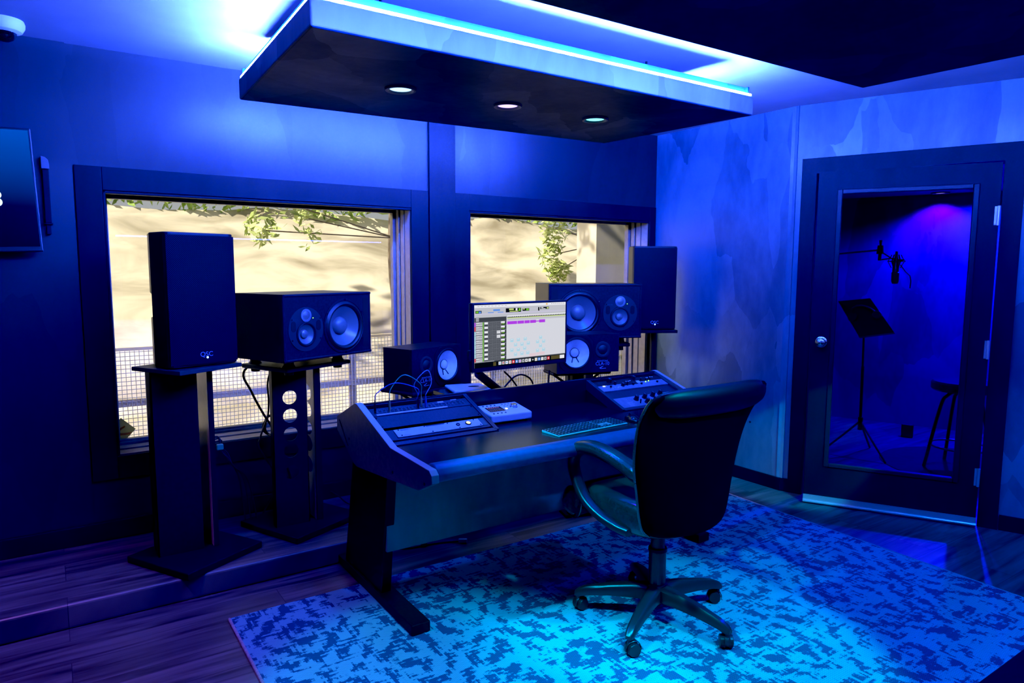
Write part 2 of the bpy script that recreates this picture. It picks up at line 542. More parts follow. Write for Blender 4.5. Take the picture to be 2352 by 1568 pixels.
# window openings (x0, x1, z0, z1)
W1 = (.246, 1.856, .52, 1.812)
W2 = (2.263, 3.873, .52, 1.815)
mb = MB()
T = .25
for lo, hi in (((XL, D, 0), (W1[0], D+T, ZC)), ((W1[0], D, 0), (W1[1], D+T, W1[2])), ((W1[0], D, W1[3]), (W1[1], D+T, ZC)),
               ((W1[1], D, 0), (W2[0], D+T, ZC)), ((W2[0], D, 0), (W2[1], D+T, W2[2])), ((W2[0], D, W2[3]), (W2[1], D+T, ZC)),
               ((W2[1], D, 0), (RX+.2, D+T, ZC))):
    mb.bb(lo, hi)
struct(mb.build('wall_back', M['wallb']))
mb = MB().bb((XL, D-.012, .105), (.13, D, ZC))
struct(mb.build('trim_1', M['wallb']))
mb = MB().bb((RX, C0.y-.02, 0), (RX+.15, D+T, ZC))
struct(mb.build('wall_right', M['wall']))
# door wall with opening
mb = MB()


def wbox(mb, u0, u1, o0, o1, z0, z1):
    vs = [wu(u, o, z) for u in (u0, u1) for o in (o0, o1) for z in (z0, z1)]
    return mb.add(vs, [(0, 1, 3, 2), (4, 6, 7, 5), (0, 4, 5, 1), (2, 3, 7, 6), (0, 2, 6, 4), (1, 5, 7, 3)])


wbox(mb, -.02, .13, 0, .14, 0, ZC)
wbox(mb, .13, 1.10, 0, .14, 2.05, ZC)
wbox(mb, 1.10, 4.6, 0, .14, 0, ZC)
struct(mb.build('wall_door', M['wall']))
mb = MB().bb((XL-.15, YB, 0), (XL, D, ZC)); struct(mb.build('wall_left', M['wallb']))
mb = MB().bb((XL-.15, YB-.15, 0), (6.2, YB, ZC)); struct(mb.build('wall_rear', M['wallb']))
mb = MB().bb((XL-.15, YB-.15, ZC), (6.2, D+T, ZC+.1)); struct(mb.build('ceiling', M['ceil']))
mb = MB().bb((XL-.15, YB-.15, -.08), (7.4, D+T, 0)); struct(mb.build('floor', M['floor']))
mb = MB().bb((XL, 3.165, 0), (RX, D, .105))
o = struct(mb.build('platform', M['floor'], bevel=.012, seg=3))
# baseboards
mb = MB().bb((XL, D-.026, .105), (RX, D-.001, .20)); struct(mb.build('baseboard_back', M['trim'], bevel=.004))
mb = MB().bb((RX-.015, C0.y-.01, 0), (RX, 3.165, .085)); struct(mb.build('baseboard_right', M['trim'], bevel=.003))
mb = MB(); wbox(mb, 0, .055, -.013, 0, 0, .085); wbox(mb, 1.19, 4.5, -.013, 0, 0, .085); struct(mb.build('baseboard_door', M['trim']))
# post between the windows
mb = MB().bb((1.979, D-.02, .2), (2.161, D, ZC)); struct(mb.build('trim_2', M['trim'], bevel=.003))


# windows
def window(name, W, xl, xr, zt, zb, gx):
    x0, x1, z0, z1 = W
    mb = MB()
    y0, y1 = D-.016, D
    mb.bb((xl, y0, zb), (x0, y1, zt)); mb.bb((x1, y0, zb), (xr, y1, zt))
    mb.bb((x0, y0, z1), (x1, y1, zt)); mb.bb((x0, y0, zb), (x1, y1, z0))
    # inner stop moulding
    mb.bb((x0, y0+.004, z0), (x0+.012, D+.03, z1)); mb.bb((x0, y0+.004, z1-.014), (x1, D+.03, z1))
    fr = struct(mb.build(name, M['trim'], bevel=.003))
    # aluminium sash: bottom rail, jambs and tracks set back in the reveal
    mb = MB()
    yg = D+.235
    for k, (ya, yb, zz) in enumerate(((D+.005, D+.09, .004), (D+.10, D+.17, .010), (D+.18, D+.232, .022))):
        mb.bb((x0+.002, ya, z0-.01), (x1-.002, yb, z0+zz))
    mb.bb((x0+.002, D+.19, z0), (x1-.002, D+.232, z0+.035))
    mb.bb((x0+.002, D+.19, z1-.02), (x1-.002, D+.232, z1))
    mb.bb((x0+.002, D+.19, z0), (x0+.03, D+.232, z1))
    for ya, yb, xx in ((D+.005, D+.07, .004), (D+.078, D+.125, .008), (D+.14, D+.175, .014), (D+.19, D+.232, .03)):
        mb.bb((x1-xx, ya, z0), (x1-.001, yb, z1))
    tag(mb.build('sash', M['alu'], fr, bevel=.002), 'grey aluminium sash and tracks')
    mb = MB().bb((x0+.002, D+.001, z0-.008), (x0+.006, D+.23, z1)).bb((x1-.0035, D+.001, z0-.005), (x1-.0005, D+.23, z1))
    mb.build('track', M['aludark'], fr)
    MB().quad((x0, yg-.02, z0), (x1, yg-.02, z0), (x1, yg-.02, z1), (x0, yg-.02, z1)).build('pane', M['glass'], fr)
    return fr


window('window_1', W1, .135, 1.972, 1.922, .405, 1.856)
window('window_2', W2, 2.162, 3.935, 1.922, .405, 3.873)

# ------------------------------------------------------------------ outdoors
hill = noisy('sandy_slope', (.34, .28, .18), (.90, .79, .60), 1.25, .9, (.8, 1.5, 2.4), 12, .30, .60, bump=.8, dist=.6)  # light and dark noise paints dappled tree shade into the sand colour
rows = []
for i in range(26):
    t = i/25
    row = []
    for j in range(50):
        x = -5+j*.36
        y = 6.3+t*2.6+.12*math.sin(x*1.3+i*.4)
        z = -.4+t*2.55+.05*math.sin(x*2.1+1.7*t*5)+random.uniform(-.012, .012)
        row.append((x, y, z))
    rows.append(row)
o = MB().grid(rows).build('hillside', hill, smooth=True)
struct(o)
o = MB().bb((-5, D+T, -.5), (13, 6.6, -.25)).build('patio', noisy('pale_concrete', (.82, .80, .74), (.92, .90, .85), 3, .8))
struct(o)
grassm = noisy('sunlit_grass', (.20, .32, .05), (.50, .62, .16), 9, .8)


def leafcloud(mb, c, r, n, size, rng, squash=(1, 1, 1)):
    for _ in range(n):
        d = Vector((rng.gauss(0, 1), rng.gauss(0, 1), rng.gauss(0, 1)))
        d = d.normalized()*rng.uniform(.25, 1)**.6
        p = Vector(c)+Vector((d.x*r*squash[0], d.y*r*squash[1], d.z*r*squash[2]))
        a = Vector((rng.gauss(0, 1), rng.gauss(0, 1), rng.gauss(0, 1))).normalized()
        b = a.orthogonal().normalized()
        s = size*rng.uniform(.6, 1.4)
        mb.add([p-a*s, p+b*s*.4, p+a*s, p-b*s*.4], [(0, 1, 2, 3)])


rng = random.Random(3)
mb = MB()
for i in range(70):
    leafcloud(mb, (-4+i*.24, 8.85, 2.28+.06*math.sin(i)), .24, 26, .07, rng, (1, .5, .8))
tag(mb.build('grass', grassm), 'strip of bright green grass along the top of the slope', 'grass', kind='stuff')
leafm = noisy('sunlit_leaves', (.34, .42, .10), (.74, .80, .34), 4, .6)
bark = noisy('bark', (.16, .12, .09), (.25, .2, .15), 12, .9)


def tree(x, y, zg, crowns, n, label, size=.05):
    t = thing('tree', label, 'tree', (x, y, zg))
    trunk = MB()
    trunk.tube(smoothpath([(0, 0, 0), (.05, .02, .9), (-.03, .05, 1.8), (0, 0, 2.9)], 5), [.07-.0025*i for i in range(16)], 10)
    mb = MB()
    for (cx, cy, cz, r, sq) in crowns:
        leafcloud(mb, (cx-x, cy-y, cz-zg), r, n, size, rng, sq)
        trunk.tube(smoothpath([(0, 0, 2.0), ((cx-x)*.5, (cy-y)*.5, (cz-zg)*.5+1.0), (cx-x, cy-y, cz-zg)], 5), .006, 6)
    trunk.build('trunk', bark, t, smooth=True)
    mb.build('crown', leafm, t)


tree(2.98, 6.5, -.25, [(1.72, 6.3, 2.05, .26, (1.2, 1, .9)), (2.05, 6.4, 1.9, .20, (.7, 1, 1.5)), (1.62, 6.4, 1.78, .14, (1.2, 1, 1))], 90,
     'thin green tree with hanging branches outside the left window', .045)
tree(5.5, 6.2, -.25, [(4.78, 6.2, 1.9, .22, (.7, 1, 1.2)), (4.72, 6.2, 1.6, .17, (.9, 1, 1.3)), (4.9, 6.3, 1.42, .15, (1, 1, .9))], 180,
     'leafy green tree seen at the right of the right window', .045)
# tall canopy behind the building's eave line: out of view, dapples the slope
t = thing('tree', 'tall tree overhanging the slope, only its dappling seen', 'tree', (-1.5, 5.4, -.25))
mb = MB()
for _ in range(26):
    leafcloud(mb, (rng.uniform(-1.2, 3.6), rng.uniform(-.8, 1.6), rng.uniform(3.6, 5.4)), rng.uniform(.2, .42), 26, .11, rng, (1.4, 1, .5))
mb.build('crown', leafm, t)
MB().tube([(0, 0, 0), (.1, 0, 2), (.3, .1, 4.4)], [.11, .09, .05], 10).build('trunk', bark, t)

# wire-mesh railing just outside the glass
rail = thing('mesh_railing', 'square wire mesh railing with pale rails outside the windows', 'railing', (0, 4.85, 0))
mb = MB()
x0, x1, z0, z1 = -.3, 5.2, -.1, .93
cell = .0262
wr = .0017
x = x0
while x < x1:
    mb.box((x, 0, (z0+z1)/2), (wr*2, wr*2, z1-z0)); x += cell
z = z0
while z < z1:
    mb.box(((x0+x1)/2, .003, z), (x1-x0, wr*2, wr*2)); z += cell
mb.build('wire_mesh', noisy('galvanised_wire', (.30, .29, .26), (.38, .37, .34), 20, .6), rail)
pale = noisy('pale_painted_wood', (.66, .54, .30), (.76, .64, .38), 6, .8, spec=.1)
MB().box(((x0+x1)/2, .02, .60), (x1-x0, .03, .045)).build('rail', pale, rail)
MB().box(((x0+x1)/2, .02, .94), (x1-x0, .03, .02)).build('rail', pale, rail)
for px in (.62, 1.86, 2.86, 3.10, 4.3):
    MB().box((px, .03, .34), (.055, .03, 1.2)).build('post', pale, rail)
# low kerb and stone edging beyond the railing
struct(MB().bb((-4, 5.5, -.25), (12, 5.75, .12)).build('garden_kerb', noisy('kerb_stone', (.72, .70, .62), (.86, .84, .76), 14, .9, bump=.4)))
# neighbouring wall edge, seen at the right of the right window
struct(MB().bb((4.52, 5.2, -.25), (4.95, 5.5, 3.0)).build('garden_wall', noisy('beige_render', (.46, .41, .33), (.56, .51, .42), 3, .85)))

# sticker on the left pane
s = thing('window_sticker', 'dark diamond-shaped sticker with an orange chevron on the left window pane', 'sticker', (.285, D+.212, .598))
MB().prism([(0, .068), (.065, .002), (0, -.068), (-.04, -.03), (-.04, .03)], 0, .002, lambda u, v, t: (u, -t, v)).build('sheet', translucent('sticker_olive', (.34, .36, .22)), s)
mb = MB()
mb.prism([(-.038, .026), (-.012, .012), (.014, .026), (.018, .018), (-.012, -.002), (-.038, .016)], .0021, .003, lambda u, v, t: (u, -t, v))
mb.prism([(-.038, -.014), (.046, -.012), (.036, -.024), (-.038, -.026)], .0021, .003, lambda u, v, t: (u, -t, v))
tag(mb.build('emblem', translucent('sticker_orange', (.85, .50, .16)), s), 'orange chevron and bar')

# ------------------------------------------------------------------ hanging ceiling panels with LED strips
ZB, ZT = 2.2, 2.292


def hanging_panel(name, corners, label, group, cond=(0, 1, 2, 3)):
    c = [Vector((*p, 0)) for p in corners]
    ctr = sum(c, Vector())/4
    t = thing(name, label, 'ceiling panel', (ctr.x, ctr.y, ZB), group=group)
    loc = [p-ctr for p in c]
    h = ZT-ZB
    mb = MB()
    vs = [p for p in loc]+[p+Vector((0, 0, h)) for p in loc]
    mb.add(vs, [(3, 2, 1, 0), (4, 5, 6, 7)])
    mb.m = 1
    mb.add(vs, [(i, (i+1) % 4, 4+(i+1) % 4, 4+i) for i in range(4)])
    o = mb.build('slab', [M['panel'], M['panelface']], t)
    # weld so the edges bevel
    bm = bmesh.new(); bm.from_mesh(o.data); bmesh.ops.remove_doubles(bm, verts=bm.verts, dist=1e-5)
    bmesh.ops.recalc_face_normals(bm, faces=bm.faces); bm.to_mesh(o.data); bm.free()
    md = o.modifiers.new('b', 'BEVEL'); md.width = .008; md.segments = 3
    # LED tape on the top edge with an upstand behind it, then the hanger block up to the ceiling
    st = MB(); up = MB(); far = MB()
    for i in cond:
        a, b = loc[i], loc[(i+1) % 4]
        d = (b-a).normalized(); nin = Vector((-d.y, d.x, 0))
        if nin.dot(-a) < 0: nin = -nin
        a2, b2 = a+d*.012, b-d*.012
        q = [a2+nin*.006, b2+nin*.006, b2+nin*.018, a2+nin*.018]
        (far if i == 2 else st).add([p+Vector((0, 0, h+.0005)) for p in q]+[p+Vector((0, 0, h+.009)) for p in q], [(3, 2, 1, 0), (4, 5, 6, 7), (0, 1, 5, 4), (1, 2, 6, 5), (2, 3, 7, 6), (3, 0, 4, 7)])
        q = [a2+nin*.024, b2+nin*.024, b2+nin*.034, a2+nin*.034]
        up.add([p+Vector((0, 0, h)) for p in q]+[p+Vector((0, 0, h+.04)) for p in q], [(3, 2, 1, 0), (4, 5, 6, 7), (0, 1, 5, 4), (1, 2, 6, 5), (2, 3, 7, 6), (3, 0, 4, 7)])
    tag(st.build('led_strip', M['strip'], t), 'glowing blue-white LED strip')
    tag(far.build('led_strip', M['stripfar'], t), 'glowing blue-white LED strip along the rear edge')
    up.build('upstand', M['panel'], t)
    for hx in (-.7, .7):
        for hy in (-.2, .2):
            MB().cyl((hx, hy, h), (hx, hy, ZC-ZB), .006, n=10).build('hanger_rod', M['blackmetal'], t)
    return t


hanging_panel('hanging_panel', [(.729, 2.208), (2.916, 2.208), (2.831, 3.20), (.768, 3.335)],
              'hanging plaster ceiling panel over the desk with three downlights and a glowing LED edge', 'hanging ceiling panels')
hanging_panel('hanging_panel', [(.60, -.35), (2.97, -.35), (2.857, 1.63), (.70, 1.66)],
              'dark hanging ceiling panel at the top right, nearer than the lit one', 'hanging ceiling panels')


def downlight(x, y, z, em, col, power, spot, label, blend=.12, name='downlight', r=.045):
    t = thing(name, label, 'downlight', (x, y, z), group='recessed downlights')
    mb = MB().lathe([(r*1.0, -.0008), (r*1.22, -.009), (r*1.42, -.009), (r*1.5, 0), (r*1.5, .002)], n=36)
    mb.build('trim_ring', mat('downlight_ring', (.12, .12, .13), .5), t, smooth=True)
    mb = MB().lathe([(.0005, -.0012), (r*1.02, -.0012)], n=36)
    mb.build('lens', em, t)
    ld = bpy.data.lights.new('spot', 'SPOT')
    ld.color = col; ld.energy = power; ld.spot_size = math.radians(spot); ld.spot_blend = blend; ld.shadow_soft_size = .035
    lo = bpy.data.objects.new('downlight_lamp', ld); COL.objects.link(lo)
    lo.location = (0, 0, -.008); lo.parent = t
    return t


downlight(1.283, 2.74, ZB, M['l_blue'], (.0, .10, 1.0), 70, 110, 'round downlight glowing blue-white, leftmost under the hanging panel')
downlight(1.816, 2.726, ZB, M['l_violet'], (.04, .0, 1.0), 50, 110, 'round downlight glowing violet, middle one under the hanging panel')
downlight(2.336, 2.713, ZB, M['l_teal'], (.0, .18, .9), 40, 110, 'round downlight glowing teal, rightmost under the hanging panel')
downlight(2.75, -.05, ZB, M['l_teal'], (.0, .17, 1.0), 360, 119, 'round downlight under the near dark ceiling panel, right one', .06)
la = downlight(1.95, .58, ZB, M['l_teal'], (.0, .50, .80), 620, 37.5, 'round downlight under the near dark ceiling panel, middle one', .3)
lb = downlight(1.10, .58, ZB, M['l_teal'], (.0, .48, .82), 680, 37.5, 'round downlight under the near dark ceiling panel, left one', .3)
for l_ in (la, lb):
    for c in l_.children:
        if c.type == 'LIGHT': c.rotation_euler = (math.radians(26.5), 0, 0); c.data.shadow_soft_size = .05
downlight(-.45, 2.3, ZC-.002, M['l_violet'], (.40, .13, .85), 240, 92, 'round violet downlight in the ceiling at far left', .6)

# LED line on the rear wall (mirrored in the left window)
t = thing('led_strip_light', 'thin blue-white LED line on the rear wall, seen mirrored in the left window glass', 'LED strip', (1.0, YB+.0105, 1.852))
MB().bb((-.22, -.01, -.01), (3.7, .0, .01)).build('channel', M['greymetal'], t)
MB().bb((-.22, .0, -.009), (3.7, .006, .009)).build('diffuser', emis('rear_led', (.16, .2, 1.0), 30), t)

# extra unseen lamp, added for the cyan patch at the foot of the door
dl = downlight(2.80, -.15, ZB, M['l_teal'], (.0, .52, 1.0), 1500, 12.5, 'added unseen tilted spot at the end of the near dark ceiling panel', .25)
for c in dl.children:
    if c.type == 'LIGHT': c.rotation_euler = (Vector((3.97, 2.60, .22))-Vector((2.80, -.15, ZB))).to_track_quat('-Z', 'Y').to_euler()

# unseen lamp put in left of the desk to edge the chair in cyan
dl = downlight(.45, 1.75, ZC-.002, M['l_teal'], (.0, .55, .85), 700, 30, 'added unseen tilted spot in the ceiling between the two hanging panels, at the left', .5)
for c in dl.children:
    if c.type == 'LIGHT': c.rotation_euler = (Vector((1.90, 2.00, .4))-Vector((.45, 1.75, ZC))).to_track_quat('-Z', 'Y').to_euler(); c.data.shadow_soft_size = .06

# dome camera
t = thing('dome_camera', 'white dome security camera on the ceiling in the top left corner', 'security camera', (-.085, 3.64, ZC))
MB().lathe([(.07, 0), (.074, -.012), (.073, -.026), (.062, -.045), (.044, -.052), (.036, -.05)], n=40).build('housing', M['white'], t, smooth=True)
MB().lathe([(.043, -.050), (.040, -.064), (.030, -.078), (.015, -.086), (.0006, -.088)], n=32).build('dome', mat('smoked_dome', (.004, .004, .006), .05, spec=.8), t, smooth=True)

# ------------------------------------------------------------------ tv at the left
a, b = P(100, 577, y=3.74), P(69, 288, y=3.70)
t = thing('television', 'large black wall television cut off by the left edge', 'television', (a.x, 3.74, a.z))
w, h = 1.2, b.z-a.z
tilt = -.06
mb = MB()
mb.bb((-w, 0, 0), (0, .035, h))
mb.bb((-w+.2, .035, .1), (-.2, .06, h-.1))
fr = mb.build('frame', M['blacksat'], t, bevel=.004, rot=(tilt, -.035, 0))
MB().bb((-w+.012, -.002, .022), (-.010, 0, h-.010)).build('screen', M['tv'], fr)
tag(text_mesh('8', .10, Matrix.Translation((-.150, -.0026, .226)) @ FRONT).build('text', emis('tv_text', (.7, .85, 1), 1.3), fr), 'white figure at the screen edge')
mb = MB().bb((-.75, .06, .2), (-.25, .105, .45))
mb.build('wall_mount', M['blackmetal'], t)
# slim wall bracket at its right
p0, p1 = P(112, 388, y=3.80), P(122, 512, y=3.80)
t = thing('wall_bracket', 'narrow dark vertical box with a rounded cap on the wall beside the television', 'wall bracket', (p0.x-.013, D-.012, p1.z))
MB().bb((-.013, -.035, 0), (.013, 0, p0.z-p1.z)).build('body', M['trim'], t, bevel=.003)
hh = p0.z-p1.z
MB().prism([(-.016, 0), (-.016, .055), (.0, .052), (.012, .04), (.015, .02), (.015, 0)], -.045, 0, lambda u, v, q: (u, q, hh+v)).build('cap', mat('bracket_cap', (.10, .10, .12), .4), t, bevel=.002)
mb = MB().bb((-.016, -.04, -.006), (.016, 0, 0)).bb((-.008, -.03, -.05), (.008, 0, -.006))
mb.build('foot', M['trim'], t)


# ------------------------------------------------------------------ studio door and booth
dd = Vector((.480, -.877, 0)).normalized()
hinge = Vector((4.296, 1.645, 0))
DA = hinge-dd*.905          # latch-side bottom corner
t = thing('door_1', None, None, (DA.x, DA.y, .0))
t.rotation_euler = (0, 0, math.atan2(dd.y, dd.x))
struct(t)
# local x along the door, +y away from viewer (to the booth)


def dbox(mb, u0, u1, o0, o1, z0, z1): return mb.bb((u0, o0, z0), (u1, o1, z1))


mb = MB()
DW, DH = .905, 2.03
gx0, gx1, gz0, gz1 = .117, .797, .255, 1.91
dbox(mb, 0, gx0, 0, .045, .02, DH); dbox(mb, gx1, DW, 0, .045, .02, DH)
dbox(mb, gx0, gx1, 0, .045, .02, gz0); dbox(mb, gx0, gx1, 0, .045, gz1, DH)
mb.build('slab', M['trim'], t)
mb = MB()
for u0, u1, z0, z1 in ((gx0-.012, gx0+.016, gz0-.012, gz1+.012), (gx1-.016, gx1+.012, gz0-.012, gz1+.012)):
    dbox(mb, u0, u1, -.008, .03, z0, z1)
dbox(mb, gx0+.016, gx1-.016, -.008, .03, gz0-.012, gz0+.014); dbox(mb, gx0+.016, gx1-.016, -.008, .03, gz1-.016, gz1+.012)
mb.build('moulding', mat('glazing_bead', (.010, .011, .016), .4, spec=.25), t, bevel=.005, seg=2)
MB().quad((gx0, .02, gz0), (gx1, .02, gz0), (gx1, .02, gz1), (gx0, .02, gz1)).build('pane', M['doorglass'], t)
mb = MB().lathe([(.033, 0), (.034, .006), (.028, .010), (.012, .012), (.011, .035), (.022, .040), (.027, .052), (.025, .066), (.015, .073), (.0005, .074)], front_at(.058, 0, 1.013), 32)
tag(mb.build('handle', M['chrome'], t, smooth=True), 'round polished door knob')
mb = MB(); dbox(mb, .0, DW, -.012, 0, .012, .055)
mb.cyl((0, -.016, .018), (DW, -.016, .018), .010, n=12)
for k in range(8): mb.cyl((.05+k*.115, -.012, .043), (.05+k*.115, -.0145, .043), .005, n=10)
tag(mb.build('sweep', M['silver'], t), 'aluminium door sweep with screws')
for z in (1.745, 1.014, .29):
    mb = MB()
    mb.cyl((DW-.004, -.012, z-.052), (DW-.004, -.012, z+.052), .0075, n=12)
    mb.bb((DW-.022, -.004, z-.05), (DW-.002, .0, z+.05))
    mb.build('hinge', M['silver'], t)
# casing
mb = MB()
wbox(mb, .055, .143, -.018, 0, 0, 2.135); wbox(mb, 1.088, 1.183, -.018, 0, 0, 2.135); wbox(mb, .143, 1.088, -.018, 0, 2.04, 2.135)
wbox(mb, .13, .145, 0, .14, 0, 2.05); wbox(mb, 1.088, 1.10, 0, .14, 0, 2.05); wbox(mb, .145, 1.088, 0, .14, 2.04, 2.052)
struct(mb.build('trim_3', M['trim']))

# booth shell
BO = 2.7
mb = MB(); wbox(mb, -1.6, 3.2, BO, BO+.1, 0, 2.2)
struct(mb.build('wall_booth', M['wall']))
mb = MB().bb((RX+.15, D+T-.05, 0), (7.6, D+T+.05, 2.2)); wbox(mb, 2.6, 2.7, .14, BO, 0, 2.2)
struct(mb.build('wall_booth_side', M['wall']))
mb = MB(); pl_ = [(RX+.15, D+T), (RX+.15, 2.75), tuple(wu(.0, .14, 0)[:2]), tuple(wu(3.0, .14, 0)[:2]), tuple(wu(3.0, BO+.1, 0)[:2]), tuple(wu(-1.5, BO+.1, 0)[:2])]
mb.prism(pl_, 2.13, 2.2, lambda u, v, q: (u, v, q))
struct(mb.build('ceiling_booth', M['ceil']))
bl = P(2160, 443, z=2.125)
downlight(bl.x, bl.y, 2.127, M['l_violet'], (.14, .0, 1.0), 220, 130, 'small violet downlight inside the booth, seen at the top of the door glass', .5, r=.05)
bl2 = wu(.9, 2.3, 2.125)
downlight(bl2.x, bl2.y, 2.127, M['l_blue'], (.0, .006, 1.0), 1000, 155, 'round blue downlight inside the booth', .5)


def BP(px, py, o):
    """point seen at a pixel on a plane parallel to the door wall, o metres behind it"""
    d = _f*FPX + _r2*(px-1176) - _u2*(py-784)
    q = Vector((0, 0, CAMH))
    k = ((C0+WN*o)-q).dot(WN)/d.dot(WN)
    return q+d*k


bmt = M['blackmetal']
# music stand
o_ = 1.28
base = BP(1972, 1035, o_); base.z = 0
t = thing('music_stand', 'black music stand with a tilted desk inside the booth', 'music stand', base)
neck = BP(1984, 772, o_)-base
mb = MB().cyl((0, 0, .22), (neck.x*.5, neck.y*.5, neck.z*.75), .011, n=12).cyl((neck.x*.5, neck.y*.5, neck.z*.7), neck, .008, n=12)
mb.cyl((0, 0, .20), (0, 0, .30), .018, n=12)
mb.build('pole', bmt, t)
for k in range(3):
    a = 2*PI*k/3+.2
    MB().tube(smoothpath([(0, 0, .27), (.10*math.cos(a), .10*math.sin(a), .17), (.27*math.cos(a), .27*math.sin(a), .008)], 4), .008, 8).build('leg', bmt, t)
c = [BP(1925, 692, o_+.12)-base, BP(1999, 685, o_+.10)-base, BP(2056, 766, o_-.1)-base, BP(1975, 776, o_-.06)-base]
mb = MB().add(c, [(0, 1, 2, 3)])
mb.build('desk', M['blacksat'], t, solid=.006)
lip = (c[2]-c[3]).cross(c[0]-c[3]).normalized()*.03
mb = MB().add([c[3], c[2], c[2]+lip, c[3]+lip], [(0, 1, 2, 3)])
mb.build('lip', M['blacksat'], t, solid=.004)
# headphones lying on the stand
hb = (c[0]+c[1]+c[2]+c[3])/4+base
ex = (c[1]-c[0]).normalized(); ey = (c[0]-c[3]).normalized(); ez = ex.cross(ey)
if ez.dot(Vector((0, 0, 1))) < 0: ez = -ez
t = thing('headphones', 'black headphones lying on the music stand in the booth', 'headphones', hb+ez*.008)
mb = MB().tube([ex*.085*math.cos(a)+ey*(.02+.085*math.sin(a))+ez*.02 for a in [PI*i/16 for i in range(17)]], .009, 8)
mb.build('headband', M['blackmat'], t, smooth=True)
for sx in (-1, 1):
    q = ex*.085*sx+ey*-.0
    mb = MB().cyl(q+ez*.002, q+ez*.032, .038, .034, 24)
    ob = mb.build('ear_cup', M['blackmat'], t, bevel=.005)
    if sx > 0:
        MB().lathe([(.026, .0325), (.028, .036), (.024, .036), (.024, .0325)], Matrix.Translation(q) @ ez.to_track_quat('Z', 'Y').to_matrix().to_4x4(), 24).build('ring', M['chrome'], ob)
# microphone on boom
o_ = 1.32
t = thing('microphone_stand', 'black boom arm reaching in from the left of the booth glass', 'microphone stand', (*wu(-.6, 1.7, 0)[:2], 0))
B = t.location
jl = BP(1890, 592, o_+.25)-B; jr = BP(2022, 574, o_)-B
mb = MB().cyl((0, 0, .03), (0, 0, jl.z-.02), .012, n=12); mb.build('pole', bmt, t)
MB().lathe([(.0005, 0), (.15, 0), (.15, .02), (.02, .035), (.0005, .035)], n=32).build('base', bmt, t)
mb = MB().cyl((0, 0, jl.z-.02), jr, .0075, n=10)
mb.build('boom', M['greymetal'], t)
mb = MB().cyl(jr+Vector((0, 0, -.03)), jr+Vector((0, 0, .035)), .026, .02, 14).cyl(jr+Vector((0, 0, .035)), jr+Vector((0, 0, .075)), .008, .011, 10)
mb.cyl(jr, BP(2020, 598, o_)-B, .012, n=10)
mb.build('joint', bmt, t)
t = thing('microphone', 'studio microphone hanging upside down in a wire cradle in the booth', 'microphone', BP(2055, 652, o_))
B = t.location
q0 = BP(2063, 600, o_)-B
mb = MB().lathe([(.0005, 0), (.019, .002), (.026, .02), (.027, .085), (.022, .09), (.022, q0.z), (.012, q0.z+.03), (.008, q0.z+.075), (.0005, q0.z+.075)], n=24)
mb.build('body', mat('microphone_body', (.05, .05, .055), .35, .5), t, smooth=True)
mb = MB()
for k in range(6):
    a = 2*PI*k/6
    mb.tube([(.03*math.cos(a), .03*math.sin(a), q0.z-.05), (.055*math.cos(a), .055*math.sin(a), q0.z), (.03*math.cos(a), .03*math.sin(a), q0.z+.05)], .003, 6)
mb.tube([(.055*math.cos(2*PI*k/24), .055*math.sin(2*PI*k/24), q0.z) for k in range(25)], .004, 6)
for pts in ([(2020, 575), (2050, 595), (2078, 597)], [(2020, 597), (2045, 593), (2080, 600)]):
    mb.tube([BP(*p, o_)-B for p in pts], .005, 6)
mb.build('cradle', bmt, t)
MB().tube([BP(*p, o_)-B for p in ((2068, 608), (2080, 624), (2090, 633), (2092, 645), (2090, 662))], .004, 6).build('clip', bmt, t)
# stool and mat
ft = P(2114, 1072, z=0)
t = thing('stool', 'round black bar stool at the right inside the booth', 'stool', (BP(2204, 1000, 1.28).x, BP(2204, 1000, 1.28).y, 0))
B = t.location
st = BP(2172, 888, 1.35)
zt = BP(2204, 884, 1.28).z+.02
mb = MB().lathe([(.0005, 0), (.19, 0), (.202, .012), (.202, .055), (.19, .068), (.0005, .07)], Matrix.Translation((0, 0, zt-.06)), 40)
mb.build('seat', M['leather'], t, smooth=True)
for k in range(4):
    a = PI/4+PI/2*k
    mb = MB().tube(smoothpath([(.05*math.cos(a), .05*math.sin(a), zt-.062), (.10*math.cos(a), .10*math.sin(a), zt-.10), (.14*math.cos(a), .14*math.sin(a), zt-.18), (.225*math.cos(a), .225*math.sin(a), .008)], 4), .012, 10)
    mb.build('leg', mat('stool_leg', (.05, .05, .06), .25, .8), t, smooth=True)
MB().tube([(.19*math.cos(2*PI*k/28), .19*math.sin(2*PI*k/28), .17) for k in range(29)], .007, 8).build('foot_ring', mat('stool_ring', (.2, .2, .22), .3, .8), t)
mt = MB().lathe([(.0005, .006), (.55, .006), (.555, 0)], n=48).build('round_mat', noisy('dark_mat', (.012, .012, .014), (.02, .02, .022), 30, .9), loc=(B.x+.1, B.y-.0, 0.0))
tag(mt, 'dark round mat under the stool on the booth floor', 'mat')
q = P(2083, 1003, z=0)
o = MB().bb((-.045, -.03, 0), (.045, .03, .115)).build('floor_box', M['blackmat'], loc=(q.x, q.y, 0), rot=(0, 0, math.atan2(WD.y, WD.x)), bevel=.006)
tag(o, 'small dark box on the booth floor behind the music stand', 'box')

